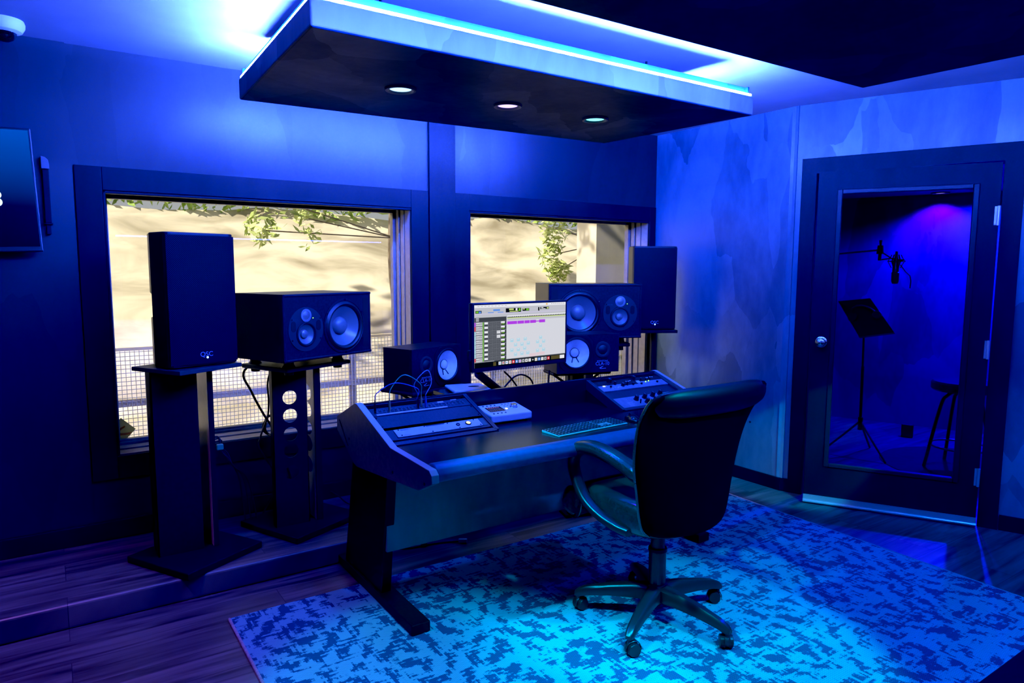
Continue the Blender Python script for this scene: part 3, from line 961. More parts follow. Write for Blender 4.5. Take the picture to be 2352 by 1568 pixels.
# ------------------------------------------------------------------ rug
rc = [(.55, 2.885), (3.585, 2.885), (3.50, .85), (.55, .85)]
rcx, rcy = 2.0, 1.9
mb = MB()
vs = [(x-rcx, y-rcy, 0) for x, y in rc]+[(x-rcx, y-rcy, .009) for x, y in rc]
mb.add(vs, [(4, 5, 6, 7), (0, 1, 5, 4), (1, 2, 6, 5), (2, 3, 7, 6), (3, 0, 4, 7)])
t = thing('area_rug', 'large worn patterned rug under the desk and office chair', 'rug', (rcx, rcy, 0))
mb.build('pile', M['rug'], t)
mb = MB()
for i in (1, 3):
    a, b = Vector(vs[i]), Vector(vs[(i+1) % 4])
    MB().tube([a+Vector((0, 0, .006)), b+Vector((0, 0, .006))], .006, 8).build('binding', M['rugedge'], t)

# dark upholstered bench, its corner at bottom right
t = thing('bench', 'black upholstered bench, only its corner showing at the bottom right', 'bench', (2.1, .45, 0))
MB().bb((-.75, -.26, .10), (.8, .26, .40)).build('seat', mat('bench_cloth', (.004, .004, .006), .8, spec=.1), t, bevel=.02, seg=3)
for sx in (-.68, .73):
    for sy in (-.2, .2):
        MB().bb((sx-.025, sy-.025, 0), (sx+.025, sy+.025, .1)).build('leg', M['blacksat'], t)


# ------------------------------------------------------------------ desk
DZ = .745
t = thing('studio_desk', 'black studio mixing desk with angled rack bays and a padded front edge', 'desk', (1.98, 2.55, 0))
OX, OY = 1.98, 2.55


def L_(x, y, z): return (x-OX, y-OY, z)


prof = [(3.01, .775), (2.785, .872), (2.765, .872), (2.421, .757), (2.095, .748), (2.075, .732), (2.073, .703), (2.178, .652), (2.426, .627), (2.772, .594), (2.818, .602), (3.012, .712)]
for xa, xb in ((1.07, 1.10), (2.860, 2.884)):
    mb = MB()
    mb.prism([(max(y, 2.15) if xa > 2 else y, z) for y, z in prof], xa, xb, lambda u, v, q: L_(q, u, v))
    o = mb.build('side_panel', [M['deskside'], M['deskedge']], t, bevel=.0025)
    for p in o.data.polygons:
        if abs(p.normal.x) < .5 and (p.normal.z > .25 or p.normal.y < -.5): p.material_index = 1
    mb = MB()
    s = -1 if xa < 2 else 1
    xo = xa if s < 0 else xb
    for k in range(9):          # vent slots near the rear of the panel
        sy, sz = 2.965-.010*(k % 9), .735-.011*k*.9+.02
        ln = (.030, .034, .030, .020, .030, .020, .030, .034, .030)[k]
        mb.tube([L_(xo+s*.0004, sy+ln*.4, sz+ln*.3), L_(xo+s*.0004, sy-ln*.4, sz-ln*.3)], .0022, 6)
    mb.build('vent', M['hole'], o)
    mb = MB()
    for yy, zz in ((2.40, .665), (2.13, .69), (2.86, .70)):
        MB().cyl(L_(xo, yy, zz), L_(xo+s*.002, yy, zz), .006, n=12).build('bolt', M['blacksat'], o)
# deck with pull-out seam
mb = MB().bb(L_(1.10, 2.15, DZ-.028), L_(2.862, 2.458, DZ)).bb(L_(1.10, 2.461, DZ-.028), L_(2.862, 2.77, DZ-.001))
mb.build('desktop', M['desk'], t)
# rear board and rear shelf
mb = MB().bb(L_(1.10, 2.765, DZ-.03), L_(2.862, 2.785, .868))
mb.build('rear_board', M['desk'], t, bevel=.002)
MB().bb(L_(1.56, 2.785, .830), L_(1.90, 3.0, .848)).build('rear_shelf', M['desk'], t)
# padded roll
mb = MB()
rp_ = [(2.165, .700), (2.168, .742), (2.150, .757), (2.118, .759), (2.095, .748), (2.082, .728), (2.086, .706), (2.105, .694)]
mb.prism(rp_, 1.10, 2.80, lambda u, v, q: L_(q, u, v))
mb.build('armrest', M['roll'], t, bevel=.006, seg=3, smooth=True, auto=60)
# under-apron and modesty board
mb = MB().bb(L_(1.135, 2.615, .25), L_(2.83, 2.635, .72))
mb.build('modesty_panel', M['modesty'], t)
mb = MB().bb(L_(1.10, 2.17, .690), L_(2.862, 2.62, .716)); mb.build('apron', M['desk'], t)
# slanted rack bays
PHI = math.atan2(.110, .285)
BAYL = .3055
for x0 in (1.10, 2.36):
    bay = MB()
    w = .50

    def bl_(u, v, n_):
        return L_(x0+u, 2.484+v*math.cos(PHI)-n_*math.sin(PHI), .750+v*math.sin(PHI)+n_*math.cos(PHI))

    def bbx(u0, u1, v0, v1, n0, n1):
        vs = [bl_(u, v, n_) for u in (u0, u1) for v in (v0, v1) for n_ in (n0, n1)]
        bay.add(vs, [(0, 1, 3, 2), (4, 6, 7, 5), (0, 4, 5, 1), (2, 3, 7, 6), (0, 2, 6, 4), (1, 5, 7, 3)])
    bbx(0, .009, 0, BAYL, -.03, .004); bbx(w-.009, w+.0, 0, BAYL, -.03, .004)
    if x0 < 2: bbx(w, w+.012, -.005, BAYL, -.045, .004)
    else: bbx(-.012, 0, -.005, BAYL, -.045, .004)
    bbx(0, w, -.012, .010, -.012, .003); bbx(0, w, BAYL-.008, BAYL, -.02, .003)
    bay.build('rack_bay', M['rackblack'], t, bevel=.0015)
    fl = MB()
    # tray floor below the units and the triangular cheek
    fl.add([bl_(.009, .01, -.03), bl_(w-.009, .01, -.03), bl_(w-.009, BAYL, -.03), bl_(.009, BAYL, -.03)], [(0, 1, 2, 3)])
    cu = w+.006 if x0 < 2 else -.006
    a_, b_, = bl_(cu, 0, -.002), bl_(cu, BAYL, -.002)
    for dx in (-.004, .004):
        fl.add([(a_[0]+dx, a_[1], DZ-.002), (a_[0]+dx, a_[1], a_[2]), (b_[0]+dx, b_[1], b_[2]), (b_[0]+dx, b_[1], DZ-.002)], [(0, 1, 2, 3)])
    fl.build('bay_lining', M['desk'], t)
# legs
for s, xa in ((1, 1.125), (-1, 2.80)):
    mb = MB()
    mb.prism([(2.575, .645), (2.96, .60), (3.09, .05), (2.66, .05)], xa, xa+.045, lambda u, v, q: L_(q, u, v))
    lg = mb.build('leg', M['blackmetal'], t, bevel=.003)
    x1 = 1.112 if s > 0 else 2.775
    mb = MB().bb(L_(x1, 2.335, .012), L_(x1+.082, 3.155, .055))
    f_ = mb.build('foot', M['blackmetal'], lg, bevel=.004)
    for yy in (2.37, 3.11): MB().cyl(L_(x1+.041, yy, .0), L_(x1+.041, yy, .012), .014, n=14).build('levelling_foot', M['chrome'], lg)


# ---- rack gear : roots lie in the slanted bay plane
def bay_root(name, label, cat, x0, v0, group=None):
    y = 2.484+v0*math.cos(PHI); z = .750+v0*math.sin(PHI)
    return thing(name, label, cat, (x0+.010, y, z), group=group, rot=(PHI, 0, 0))


U = .0445
W19 = .480
# patchbay, left bay upper
r_ = bay_root('patchbay', 'black patchbay with two rows of jacks at the rear of the left rack bay', 'patchbay', 1.10, .212)
MB().bb((0, 0, -.02), (W19, U*1.35, .0)).build('faceplate', M['rackblack'], r_, bevel=.001)
mb = MB()
for row in range(2):
    for k in range(24):
        mb.lathe([(.0025, .0012), (.0035, .003), (.0052, .003), (.0055, .0)], Matrix.Translation((.03+k*.0182, .022+row*.016, 0)), 10)
mb.build('jack_row', M['jack'], r_).__setitem__('kind', 'stuff')
mb = MB().bb((.02, .0035, 0), (.36, .0125, .0012)).bb((.40, .054, 0), (.43, .060, .001)).bb((.33, .045, 0), (.36, .056, .001))
mb.build('label_strip', M['lightpanel'], r_)
# blank panel
r_ = bay_root('blank_panel', 'plain dark blank rack panel between patchbay and pale unit', 'rack panel', 1.10, .118)
MB().bb((0, 0, -.003), (W19, U*2, .0)).build('faceplate', M['rackblack'], r_, bevel=.0008)
for x in (.008, W19-.008):
    for y in (.01, U*2-.01): MB().cyl((x, y, 0), (x, y, .003), .004, n=12).build('screw', M['blacksat'], r_)
# pale unit
r_ = bay_root('rack_unit', 'pale rack unit with one lit round button in the left bay', 'rack unit', 1.10, .026)
MB().bb((0, 0, -.02), (W19, U*1.65, .0)).build('chassis', M['rackblack'], r_, bevel=.001)
pp = [(.040, .012), (.445, .012), (.445, .066), (.28, .066), (.272, .059), (.19, .059), (.183, .066), (.04, .066)]
MB().prism(pp, .0005, .004, lambda u, v, q: (u, v, q)).build('faceplate', M['lightpanel'], r_, bevel=.0008)
mb = MB()
for x, y in ((.06, .0205), (.06, .060), (.18, .0615), (.29, .0605), (.20, .0175), (.33, .0175), (.435, .018), (.42, .0605)):
    MB().cyl((x, y, .004), (x, y, .0055), .003, n=10).build('screw', M['hole'], r_)
mb = MB().lathe([(.010, .004), (.010, .008), (.013, .008), (.014, .004)], Matrix.Translation((.383, .040, 0)), 24); mb.build('bezel', M['blacksat'], r_); mb = MB().lathe([(.006, .004), (.0062, .0075), (.0092, .0075), (.0095, .004)], Matrix.Translation((.332, .040, 0)), 20)
mb.build('bezel', M['blacksat'], r_)
MB().lathe([(.0005, .0085), (.0098, .0085), (.0098, .004)], Matrix.Translation((.383, .040, 0)), 24).build('lit_button', M['ledy'], r_)
mb = MB()
for k in range(3):
    mb.bb((.068, .0595-.0028*k, .004), (.075+.014*(3-k), .0605-.0028*k, .0042))
mb.bb((.07, .0195, .004), (.10, .0205, .0042))
mb.build('lettering', M['hole'], r_)
MB().bb((.448, .012, .0), (.470, .066, .002)).build('end_panel', mat('teal_panel', (.03, .12, .12), .4), r_)

# right bay gear
r_ = bay_root('rack_unit', 'dark rack unit crowded with small knobs and lit buttons, rear of the right bay', 'rack unit', 2.36, .178)
MB().bb((0, 0, -.02), (W19, U*2.2, .0)).build('faceplate', M['rackblue'], r_, bevel=.001)
mb = MB()
mb.bb((.0, .055, 0), (W19, U*2.2, .0008)); mb.bb((.17, .035, .0), (.28, .066, .001)); mb.bb((.02, .07, 0), (.10, .092, .0015))
mb.build('display', M['hole'], r_)
rg = random.Random(5)


def knob(par, x, y, r, h, m, name='knob'):
    mb = MB().cyl((x, y, 0), (x, y, h*.2), r*1.15, r*1.1, 18).cyl((x, y, h*.2), (x, y, h), r, r*.86, 18)
    kb = mb.build(name, m, par, bevel=.0008)
    MB().bb((x-.0008, y, h), (x+.0008, y+r*.8, h+.0006)).build('pointer', M['logow'], kb)
    return kb


for x, y, r, h in ((.105, .082, .013, .022), (.125, .056, .008, .018), (.165, .035, .010, .016), (.20, .038, .007, .02), (.24, .034, .007, .012), (.285, .083, .012, .02), (.33, .07, .006, .012),
                   (.36, .062, .007, .014), (.395, .066, .005, .012), (.30, .030, .006, .01), (.42, .03, .006, .01), (.08, .035, .006, .01)):
    knob(r_, x, y, r, h, M['blacksat'])
mb = MB()
for x, y in ((.055, .04), (.06, .05), (.068, .02), (.08, .018), (.10, .022), (.115, .018), (.128, .024), (.14, .022), (.22, .07), (.235, .068), (.25, .072), (.415, .085), (.43, .084), (.39, .082)):
    mb.bb((x-.004, y-.0025, 0), (x+.004, y+.0025, .003))
mb.build('button', M['white'], r_)
mb = MB()
for x, y in ((.345, .082), (.372, .05), (.345, .045)):
    mb.cyl((x, y, 0), (x, y, .004), .0028, n=10)
mb.build('green_light', M['ledg'], r_)
mb = MB().bb((.035, .044, 0), (.05, .052, .003)); mb.build('lit_button', emis('white_button', (.8, .9, 1), 1.0), r_)
MB().bb((.285, .045, .0), (.31, .066, .0012)).build('meter', mat('meter_face', (.25, .35, .45), .4, em=(.1, .3, .8), es=.3), r_)
# dark gap plate
r_ = bay_root('blank_panel', 'plain dark blank rack panel between the two knob units in the right bay', 'rack panel', 2.36, .107)
MB().bb((0, 0, -.012), (W19, .069, -.008)).build('faceplate', M['rackblack'], r_)
# compressor with big knobs
r_ = bay_root('rack_unit', 'rack unit with eight large black knobs and a small meter, front of the right bay', 'rack unit', 2.36, .004)
MB().bb((0, 0, -.02), (W19, .100, .0)).build('faceplate', M['rackblue'], r_, bevel=.001)
for x, y in ((.135, .066), (.20, .072), (.265, .078), (.325, .084), (.18, .028), (.245, .034), (.315, .045), (.385, .03)):
    knob(r_, x, y, .0125, .024, M['blacksat'])
knob(r_, .43, .062, .007, .014, M['blacksat'], 'small_knob')
MB().cyl((.135, .03, 0), (.135, .036, .022), .003, .004, 10).build('toggle', M['blacksat'], r_)
mb = MB().bb((.345, .068, 0), (.415, .098, .003)); f = mb.build('meter', M['blacksat'], r_, bevel=.001)
MB().bb((.352, .072, .003), (.408, .092, .0034)).build('meter_face', mat('meter_face_lit', (.35, .45, .5), .35), f)
mb = MB()
for k in range(5): mb.bb((.055, .05-.008*k, .0), (.10-.006*(k % 2), .0515-.008*k, .0004))
for x, y in ((.075, .075), (.075, .016), (.45, .09), (.40, .01)): mb.cyl((x, y, 0), (x, y, .0015), .003, n=10)
mb.build('lettering', M['logow'], r_)

# patch cables standing out of the patchbay
RB = Vector((1.11, 2.484+.212*math.cos(PHI), .750+.212*math.sin(PHI)))
NB = Vector((0, -math.sin(PHI), math.cos(PHI)))


def jackpos(u, v=.03): return RB+Vector((u, v*math.cos(PHI), v*math.sin(PHI)))


def patch_cable(u0, u1, hgt, cm, pm, label, bow=0., v0=.03, v1=.03):
    a, b = jackpos(u0, v0), jackpos(u1, v1)
    t = thing('patch_cable', label, 'patch cable', a, group='patch cables')
    upd = Vector((0, 0, 1))
    pa = Vector((0, 0, 0)); pb = b-a
    ta, tb = pa+upd*.058, pb+upd*.058
    for q in (pa, pb):
        mb = MB().cyl(q+upd*.001, q+upd*.012, .0035, n=10).cyl(q+upd*.012, q+upd*.040, .0055, .005, 12).cyl(q+upd*.040, q+upd*.058, .0035, .002, 10)
        mb.build('plug', pm, t)
    d = pb-pa
    pts = smoothpath([ta, ta+Vector((0, 0, hgt*.45))+d*.05+Vector((-bow*.6, 0, 0)), ta+d*.45+Vector((bow, 0, hgt)), tb+Vector((bow*1.0, 0, hgt*.5))-d*.03, tb], 8)
    MB().tube(pts, .0022, 8).build('cord', cm, t, smooth=True)


patch_cable(.018, .222, .065, M['blu'], M['blacksat'], 'blue patch cable bridging the left end of the patchbay in a low arc', 0, .022, .022)
patch_cable(.085, .240, .095, M['grn'], M['brown'], 'green patch cable in a high arc over the patchbay', 0, .022, .030)
patch_cable(.226, .258, .105, M['pur'], M['blu'], 'pale blue patch cable in a narrow loop at the middle of the patchbay', .03, .036, .022)

# ------------------------------------------------------------------ things on the desk
# monitor controller
a, b = Vector((1.636, 2.576, 0)), Vector((1.855, 2.57, 0))
t = thing('monitor_controller', 'white desktop monitor controller with a small screen and a silver dial', 'audio controller', (1.745, 2.573, DZ), math.atan2(b.y-a.y, b.x-a.x)+.0)
w = .222
mb = MB().prism([(0, .006), (.0, .040), (.15, .062), (.15, .006)], -w/2, w/2, lambda u, v, q: (q, u, v))
mb.build('body', M['white'], t, bevel=.006, seg=3)
mb = MB()
for x in (-.09, .09):
    for y in (.02, .13): mb.cyl((x, y, 0), (x, y, .007), .008, n=12)
mb.build('foot', M['blacksat'], t)
tz = lambda y: .040+.022*y/.15
sl = math.atan2(.022, .15)
RS = Matrix.Rotation(sl, 4, 'X')


def on_top(x, y, lift=0.): return Matrix.Translation((x, y, tz(y)+lift)) @ RS


mb = MB()
mtx = on_top(-.045, .078, .0)
vs = [mtx @ Vector(v) for v in ((-.042, -.03, .0008), (.042, -.03, .0008), (.042, .03, .0008), (-.042, .03, .0008))]
mb.add(vs, [(0, 1, 2, 3)])
scr = mb.build('screen', mat('controller_screen', (.02, .02, .025), .2), t)
mb = MB()
for k in range(6):
    for j in range(4):
        c = [mtx @ Vector((-.034+k*.0115+dx, .018-j*.012+dy, .0012)) for dx, dy in ((0, 0), (.008, 0), (.008, .005), (0, .005))]
        mb.m = 0 if j else 1
        mb.add(c, [(0, 1, 2, 3)])
mb.build('readout', [mat('readout_dim', (.10, .10, .10), .4, em=(.3, .35, .3), es=.12), mat('readout_red', (.2, .05, .05), .4, em=(.9, .35, .4), es=.5)], scr)
for k in range(8):
    x, y = -.083+.021*(k % 4)+(.002 if k > 3 else 0), (.025 if k < 4 else .128)
    mb = MB().lathe([(.0005, .0025), (.0042, .002), (.0046, 0)], on_top(x, y), 14); mb.build('button', M['blacksat'], t)
for k in range(8):
    x, y = .022+.018*(k % 4), .105+.022*(k//4)
    MB().lathe([(.0005, .0025), (.0035, .002), (.004, 0)], on_top(x, y), 12).build('button', mat('grey_button', (.25, .27, .32), .4), t)
MB().lathe([(.0005, .003), (.006, .0025), (.0065, 0)], on_top(.012, .07), 16).build('lit_button', M['ledy'], t)
MB().lathe([(.0005, .014), (.014, .014), (.016, .012), (.0165, .002), (.019, .0), ], on_top(.062, .085), 28).build('dial', M['chrome'], t, smooth=True)
# keyboard
ka = math.atan2(.027, .427)
t = thing('keyboard', 'slim dark keyboard with silver edge and number pad on the desk', 'keyboard', (1.955, 2.298, DZ), ka)
mb = MB().prism([(-.0575, .0), (-.0575, .006), (.0575, .011), (.0575, .0)], -.209, .209, lambda u, v, q: (q, u, v))
mb.build('base', mat('keyboard_aluminium', (.55, .57, .6), .4, .2), t, bevel=.002)
keys = []
for r_i, rowy in enumerate((.046, .0285, .011, -.0065, -.024, -.0425)):
    for k in range(14):
        x = -.198+k*.0193
        if r_i == 5 and 4 <= k <= 8: continue
        keys.append((x, rowy, .0168, .0145 if r_i else .010))
    for k in range(3):
        if r_i in (3, ): continue
        if r_i == 4 and k != 1: continue
        keys.append((.079+k*.0193, rowy, .0168, .0145))
    for k in range(4): keys.append((.142+k*.0188, rowy, .0165, .0145 if r_i else .010))
keys.append((-.198+6*.0193, -.0425, .0168+4*.0193, .0145))
kproto = None
for x, y, w_, h_ in keys:
    zz = .006+.005*(y+.0575)/.115
    mb = MB().bb((-w_/2, -h_/2, 0), (w_/2, h_/2, .0022))
    mb.m = 1
    mb.add([(-.0035, -.0015, .0024), (.0025, -.0015, .0024), (.0025, .003, .0024), (-.0035, .003, .0024)], [(0, 1, 2, 3)])
    mb.build('key', [M['blacksat'], M['legend']], t, loc=(x, y, zz), rot=(math.atan2(.005, .115), 0, 0))
mb = MB().bb((.0675, -.034, .0085), (.131, .0005, .0088))
mb.build('key_gap_plate', mat('bare_aluminium', (.45, .47, .5), .35, .5), t)
# the 300-cap never comes near: 110 keys -> keep 100 largest as parts
kk = sorted([c for c in t.children if c.name.split('.')[0] == 'key'], key=lambda o: (o.location.y, -o.location.x))
if len(kk) > 100:
    extra = kk[100:]
    mb = MB()
    for o in extra:
        mt4 = Matrix.Translation(o.location) @ o.rotation_euler.to_matrix().to_4x4()
        for p in o.data.polygons:
            mb.m = p.material_index
            mb.add([mt4 @ o.data.vertices[i].co for i in p.vertices], [tuple(range(len(p.vertices)))])
        bpy.data.objects.remove(o)
    mb.build('key_row', [M['blacksat'], M['legend']], t)['kind'] = 'stuff'
# mouse
t = thing('mouse', 'black computer mouse to the right of the keyboard', 'mouse', (2.235, 2.295, DZ), -.35)
rows = []
for i in range(9):
    a = i/8
    yy = -.055+.11*a
    hw = .029*math.sqrt(max(.02, 1-(2*a-1)**4))
    hh_ = .026*math.sin(PI*min(1, max(.06, (a*.95+.03))))**.6+.004
    rows.append([(hw*math.cos(PI*j/8), yy, max(.001, hh_*math.sin(PI*j/8)**.7 if 0 < j < 8 else .001)) for j in range(9)])
mb = MB().grid(rows); mb.add(rows[0], [tuple(range(9))]); mb.add(rows[-1], [tuple(range(8, -1, -1))])
mb.build('shell', mat('mouse_gloss', (.012, .012, .014), .15, spec=.7), t, smooth=True, auto=80)
MB().cyl((-.003, .028, .026), (.003, .028, .026), .006, n=14).build('wheel', M['rubber'], t)
# small computer on the rear shelf
t = thing('mini_computer', 'flat white box-shaped computer with a dark oval mark behind the desk', 'computer', (1.70, 2.90, .848), -.25)
MB().bb((-.095, -.095, .003), (.095, .095, .020)).build('case', M['white'], t, bevel=.008, seg=3)
MB().lathe([(.0005, .0205), (.022, .0205), (.022, .019)], Matrix.Translation((.03, .0, 0)) @ Matrix.Diagonal((1.3, .8, 1, 1)), 24).build('emblem', M['hole'], t)
mb = MB()
for a_ in (-.07, .07):
    for b_ in (-.07, .07): mb.cyl((a_, b_, 0), (a_, b_, .004), .01, n=10)
mb.build('foot', M['blacksat'], t)
# grommet on desk
t = thing('cable_grommet', 'small round grommet set in the desktop right of centre', 'grommet', (*P(1313, 923, z=DZ)[:2], DZ))
MB().lathe([(.024, .0005), (.026, .003), (.033, .003), (.035, .0)], n=28).build('rim', M['blacksat'], t, smooth=True)
MB().lathe([(.0005, .001), (.025, .001)], n=28).build('lid', M['blackmat'], t)

# ------------------------------------------------------------------ computer monitor
MX, MY, MZ, MYAW, MW, MH = 1.911, 2.72, .968, math.radians(5.5), .605, .323
t = thing('computer_monitor', 'black computer monitor showing a music editing program, on an arm above the desk', 'monitor', (MX, MY+.02, MZ), MYAW)
MB().bb((-MW/2, -.005, 0), (MW/2, .022, MH)).build('housing', M['blacksat'], t, bevel=.003)
SW, SH = MW-.024, MH-.030
sx0, sz0 = -SW/2, .020
so = []


def srect(lst, u0, u1, v0, v1, k=1):     # v measured from the top
    z_ = -.0056-.00025*k
    lst.add([(sx0+u0*SW, z_, sz0+(1-v1)*SH), (sx0+u1*SW, z_, sz0+(1-v1)*SH), (sx0+u1*SW, z_, sz0+(1-v0)*SH), (sx0+u0*SW, z_, sz0+(1-v0)*SH)], [(0, 1, 2, 3)])


def smat(name, c, s=.95): return emis('screen_'+name, c, s)


SM = dict(bg=smat('pale', (.70, .71, .78)), grey=smat('grey', (.16, .17, .20)), dgrey=smat('dark_grey', (.06, .065, .08)), bar=smat('bar', (.55, .56, .62)), white=smat('white', (.85, .86, .92)),
          black=smat('black', (.008, .010, .012)), purple=smat('purple', (.45, .06, .80)), green=smat('green', (.18, .55, .04)), lime=smat('lime', (.62, .78, .22)), cyan=smat('clip', (.42, .72, .84)),
          red=smat('red', (.75, .06, .08)), blue=smat('blue', (.12, .30, .85)), pink=smat('pink', (.78, .62, .68)), brown=smat('photo', (.10, .08, .03)), lav=smat('lavender', (.60, .58, .74)), orange=smat('orange', (.9, .5, .1)))
SK = list(SM); SL = [SM[k] for k in SK]
mb = MB()
rects = []


def sr(c, u0, u1, v0, v1, k=1):
    mb.m = SK.index(c); srect(mb, u0, u1, v0, v1, k)


sr('bg', 0, 1, 0, 1, 0)
sr('white', 0, 1, 0, .045); sr('bar', 0, 1, .045, .135); sr('lav', 0, 1, .135, .155); sr('bar', 0, 1, .155, .20)
sr('orange', .765, .785, .012, .034, 2)
for k in range(7): sr('dgrey', .83+.024*k, .838+.024*k, .016, .026, 2)
for k in range(9): sr('bar', .03+.035*k, .05+.035*k, .016, .026, 2)
sr('black', .01, .072, .09, .133, 2); sr('green', .015, .04, .098, .126, 3); sr('blue', .044, .066, .10, .13, 3)
sr('blue', .19, .26, .075, .105, 2); sr('blue', .135, .195, .12, .132, 2); sr('blue', .235, .295, .12, .132, 2)
sr('black', .32, .485, .068, .135, 2); sr('lime', .355, .405, .075, .10, 3); sr('white', .425, .445, .072, .11, 3); sr('lime', .36, .455, .115, .127, 3); sr('green', .458, .478, .075, .12, 3)
sr('black', .50, .575, .08, .122, 2); sr('lime', .505, .525, .085, .10, 3); sr('green', .54, .57, .085, .115, 3)
sr('black', .675, .69, .07, .13, 2); sr('black', .70, .80, .07, .107, 2); sr('white', .71, .735, .075, .085, 3); sr('lime', .775, .795, .078, .1, 3); sr('white', .71, .76, .094, .102, 3)
for k in range(6): sr('lav', .59+.013*k, .597+.013*k, .09, .10, 2)
# ruler
sr('white', .335, 1, .185, .20, 2); sr('black', .335, 1, .205, .222, 2)
for k in range(33): sr('white', .34+.02*k, .35+.02*k, .204, .214, 3)
sr('pink', .58, .74, .195, .203, 3); sr('lime', .335, 1, .224, .236, 2); sr('bar', .335, 1, .236, .27, 2)
# track list
sr('dgrey', 0, .328, .2, .268, 2)
for k in range(4): sr('white', .015, .045, .208+.014*k, .214+.014*k, 3)
sr('grey', 0, .328, .268, .92, 2)
sr('green', .083, .092, .275, .915, 3)
for k in range(9):
    v = .275+.0715*k
    sr('bar', .015, .08, v, v+.058, 3)
    for q in range(4): sr('grey', .018+.015*q, .028+.015*q, v+.02, v+.03, 4)
    sr('white', .018, .05, v+.003, v+.012, 4)
    sr('white', .10, .135, v+.002, v+.036, 3); sr('dgrey', .10, .135, v+.036, v+.064, 3)
    for q in range(3):
        sr('dgrey', .142+.042*q, .178+.042*q, v+.002, v+.064, 3)
        for j in range(4): sr('grey', .144+.042*q, .176+.042*q, v+.006+.014*j, v+.014+.014*j, 4)
    sr('white', .27, .31, v+.0, v+.03, 3); sr('black', .27, .31, v+.03, v+.062, 3); sr('lime', .274, .285, v+.04, v+.048, 4); sr('green', .288, .305, v+.036, v+.05, 4)
    sr('black', .314, .322, v, v+.06, 3)
    sr(('purple' if k == 0 else 'red' if k in (1, 8) else 'cyan'), 0, .012, v, v+.068, 3)
for v in (.42, .49): sr('white', .226, .262, v, v+.05, 4)
# clips
for u0, u1 in ((.336, .442), (.446, .518), (.522, .582), (.586, .652), (.688, .757)): sr('purple', u0, u1, .282, .332, 2)
sr('purple', .652, .688, .298, .314, 2)
for u, v in ((.37, .575), (.44, .57), (.515, .565), (.41, .65), (.48, .65), (.55, .64), (.37, .735), (.44, .735), (.51, .72), (.41, .81), (.48, .805), (.545, .80), (.69, .56), (.655, .63), (.725, .63), (.69, .70), (.655, .78), (.725, .77)):
    sr('cyan', u, u+.034, v, v+.052, 2); sr('white', u+.006, u+.026, v+.008, v+.016, 3); sr('lav', u+.004, u+.03, v+.022, v+.03, 3)
sr('pink', .58, .655, .845, .90, 2); sr('pink', .66, .755, .835, .885, 2)
# dock
sr('black', 0, 1, .905, 1, 2); sr('dgrey', 0, 1, .90, .918, 3); sr('bar', .0, .20, .905, .912, 4); sr('brown', .19, .22, .93, .99, 3); sr('brown', .83, .93, .925, .985, 3); sr('white', .935, .99, .925, .985, 3)
for k, c in enumerate(('white', 'bar', 'white', 'white', 'red', 'blue', 'lav', 'bar', 'white', 'white', 'black', 'white', 'blue', 'white', 'bar', 'red')):
    u = .245+.036*k
    sr(c, u, u+.028, .93, .982, 4)
    c2 = ('blue', 'red', 'blue', 'red', 'white', 'white', 'purple', 'dgrey', 'dgrey', 'bar', 'white', 'orange', 'white', 'bar', 'dgrey', 'white')[k]
    sr(c2, u+.009, u+.019, .944, .968, 5)
mb.build('display', SL, t)
# arm
mb = MB()
A = P(1098, 858, y=2.84); Bq = P(1150, 900, y=2.88)
inv = Matrix.Rotation(-MYAW, 4, 'Z') @ Matrix.Translation((-MX, -MY-.02, -MZ))
mb.tube([inv @ Vector((1.70, 2.80, A.z+.02)), inv @ A, inv @ Bq], [.016, .021, .021], 12)
mb.cyl(inv @ (Bq+Vector((0, 0, .02))), inv @ Vector((Bq.x, Bq.y, .849)), .024, n=18)
mb.tube([inv @ Vector((1.70, 2.80, A.z+.02)), (-.1, .06, .13), (0, .03, .16)], .016, 12)
mb.bb((-.06, .02, .10), (.06, .035, .22))
mb.build('arm', M['blackmetal'], t, smooth=True)
mb = MB().bb((-MW/2-.012, .0, .055), (-MW/2+.01, .02, .105)); mb.build('side_clip', M['blacksat'], t, bevel=.004)


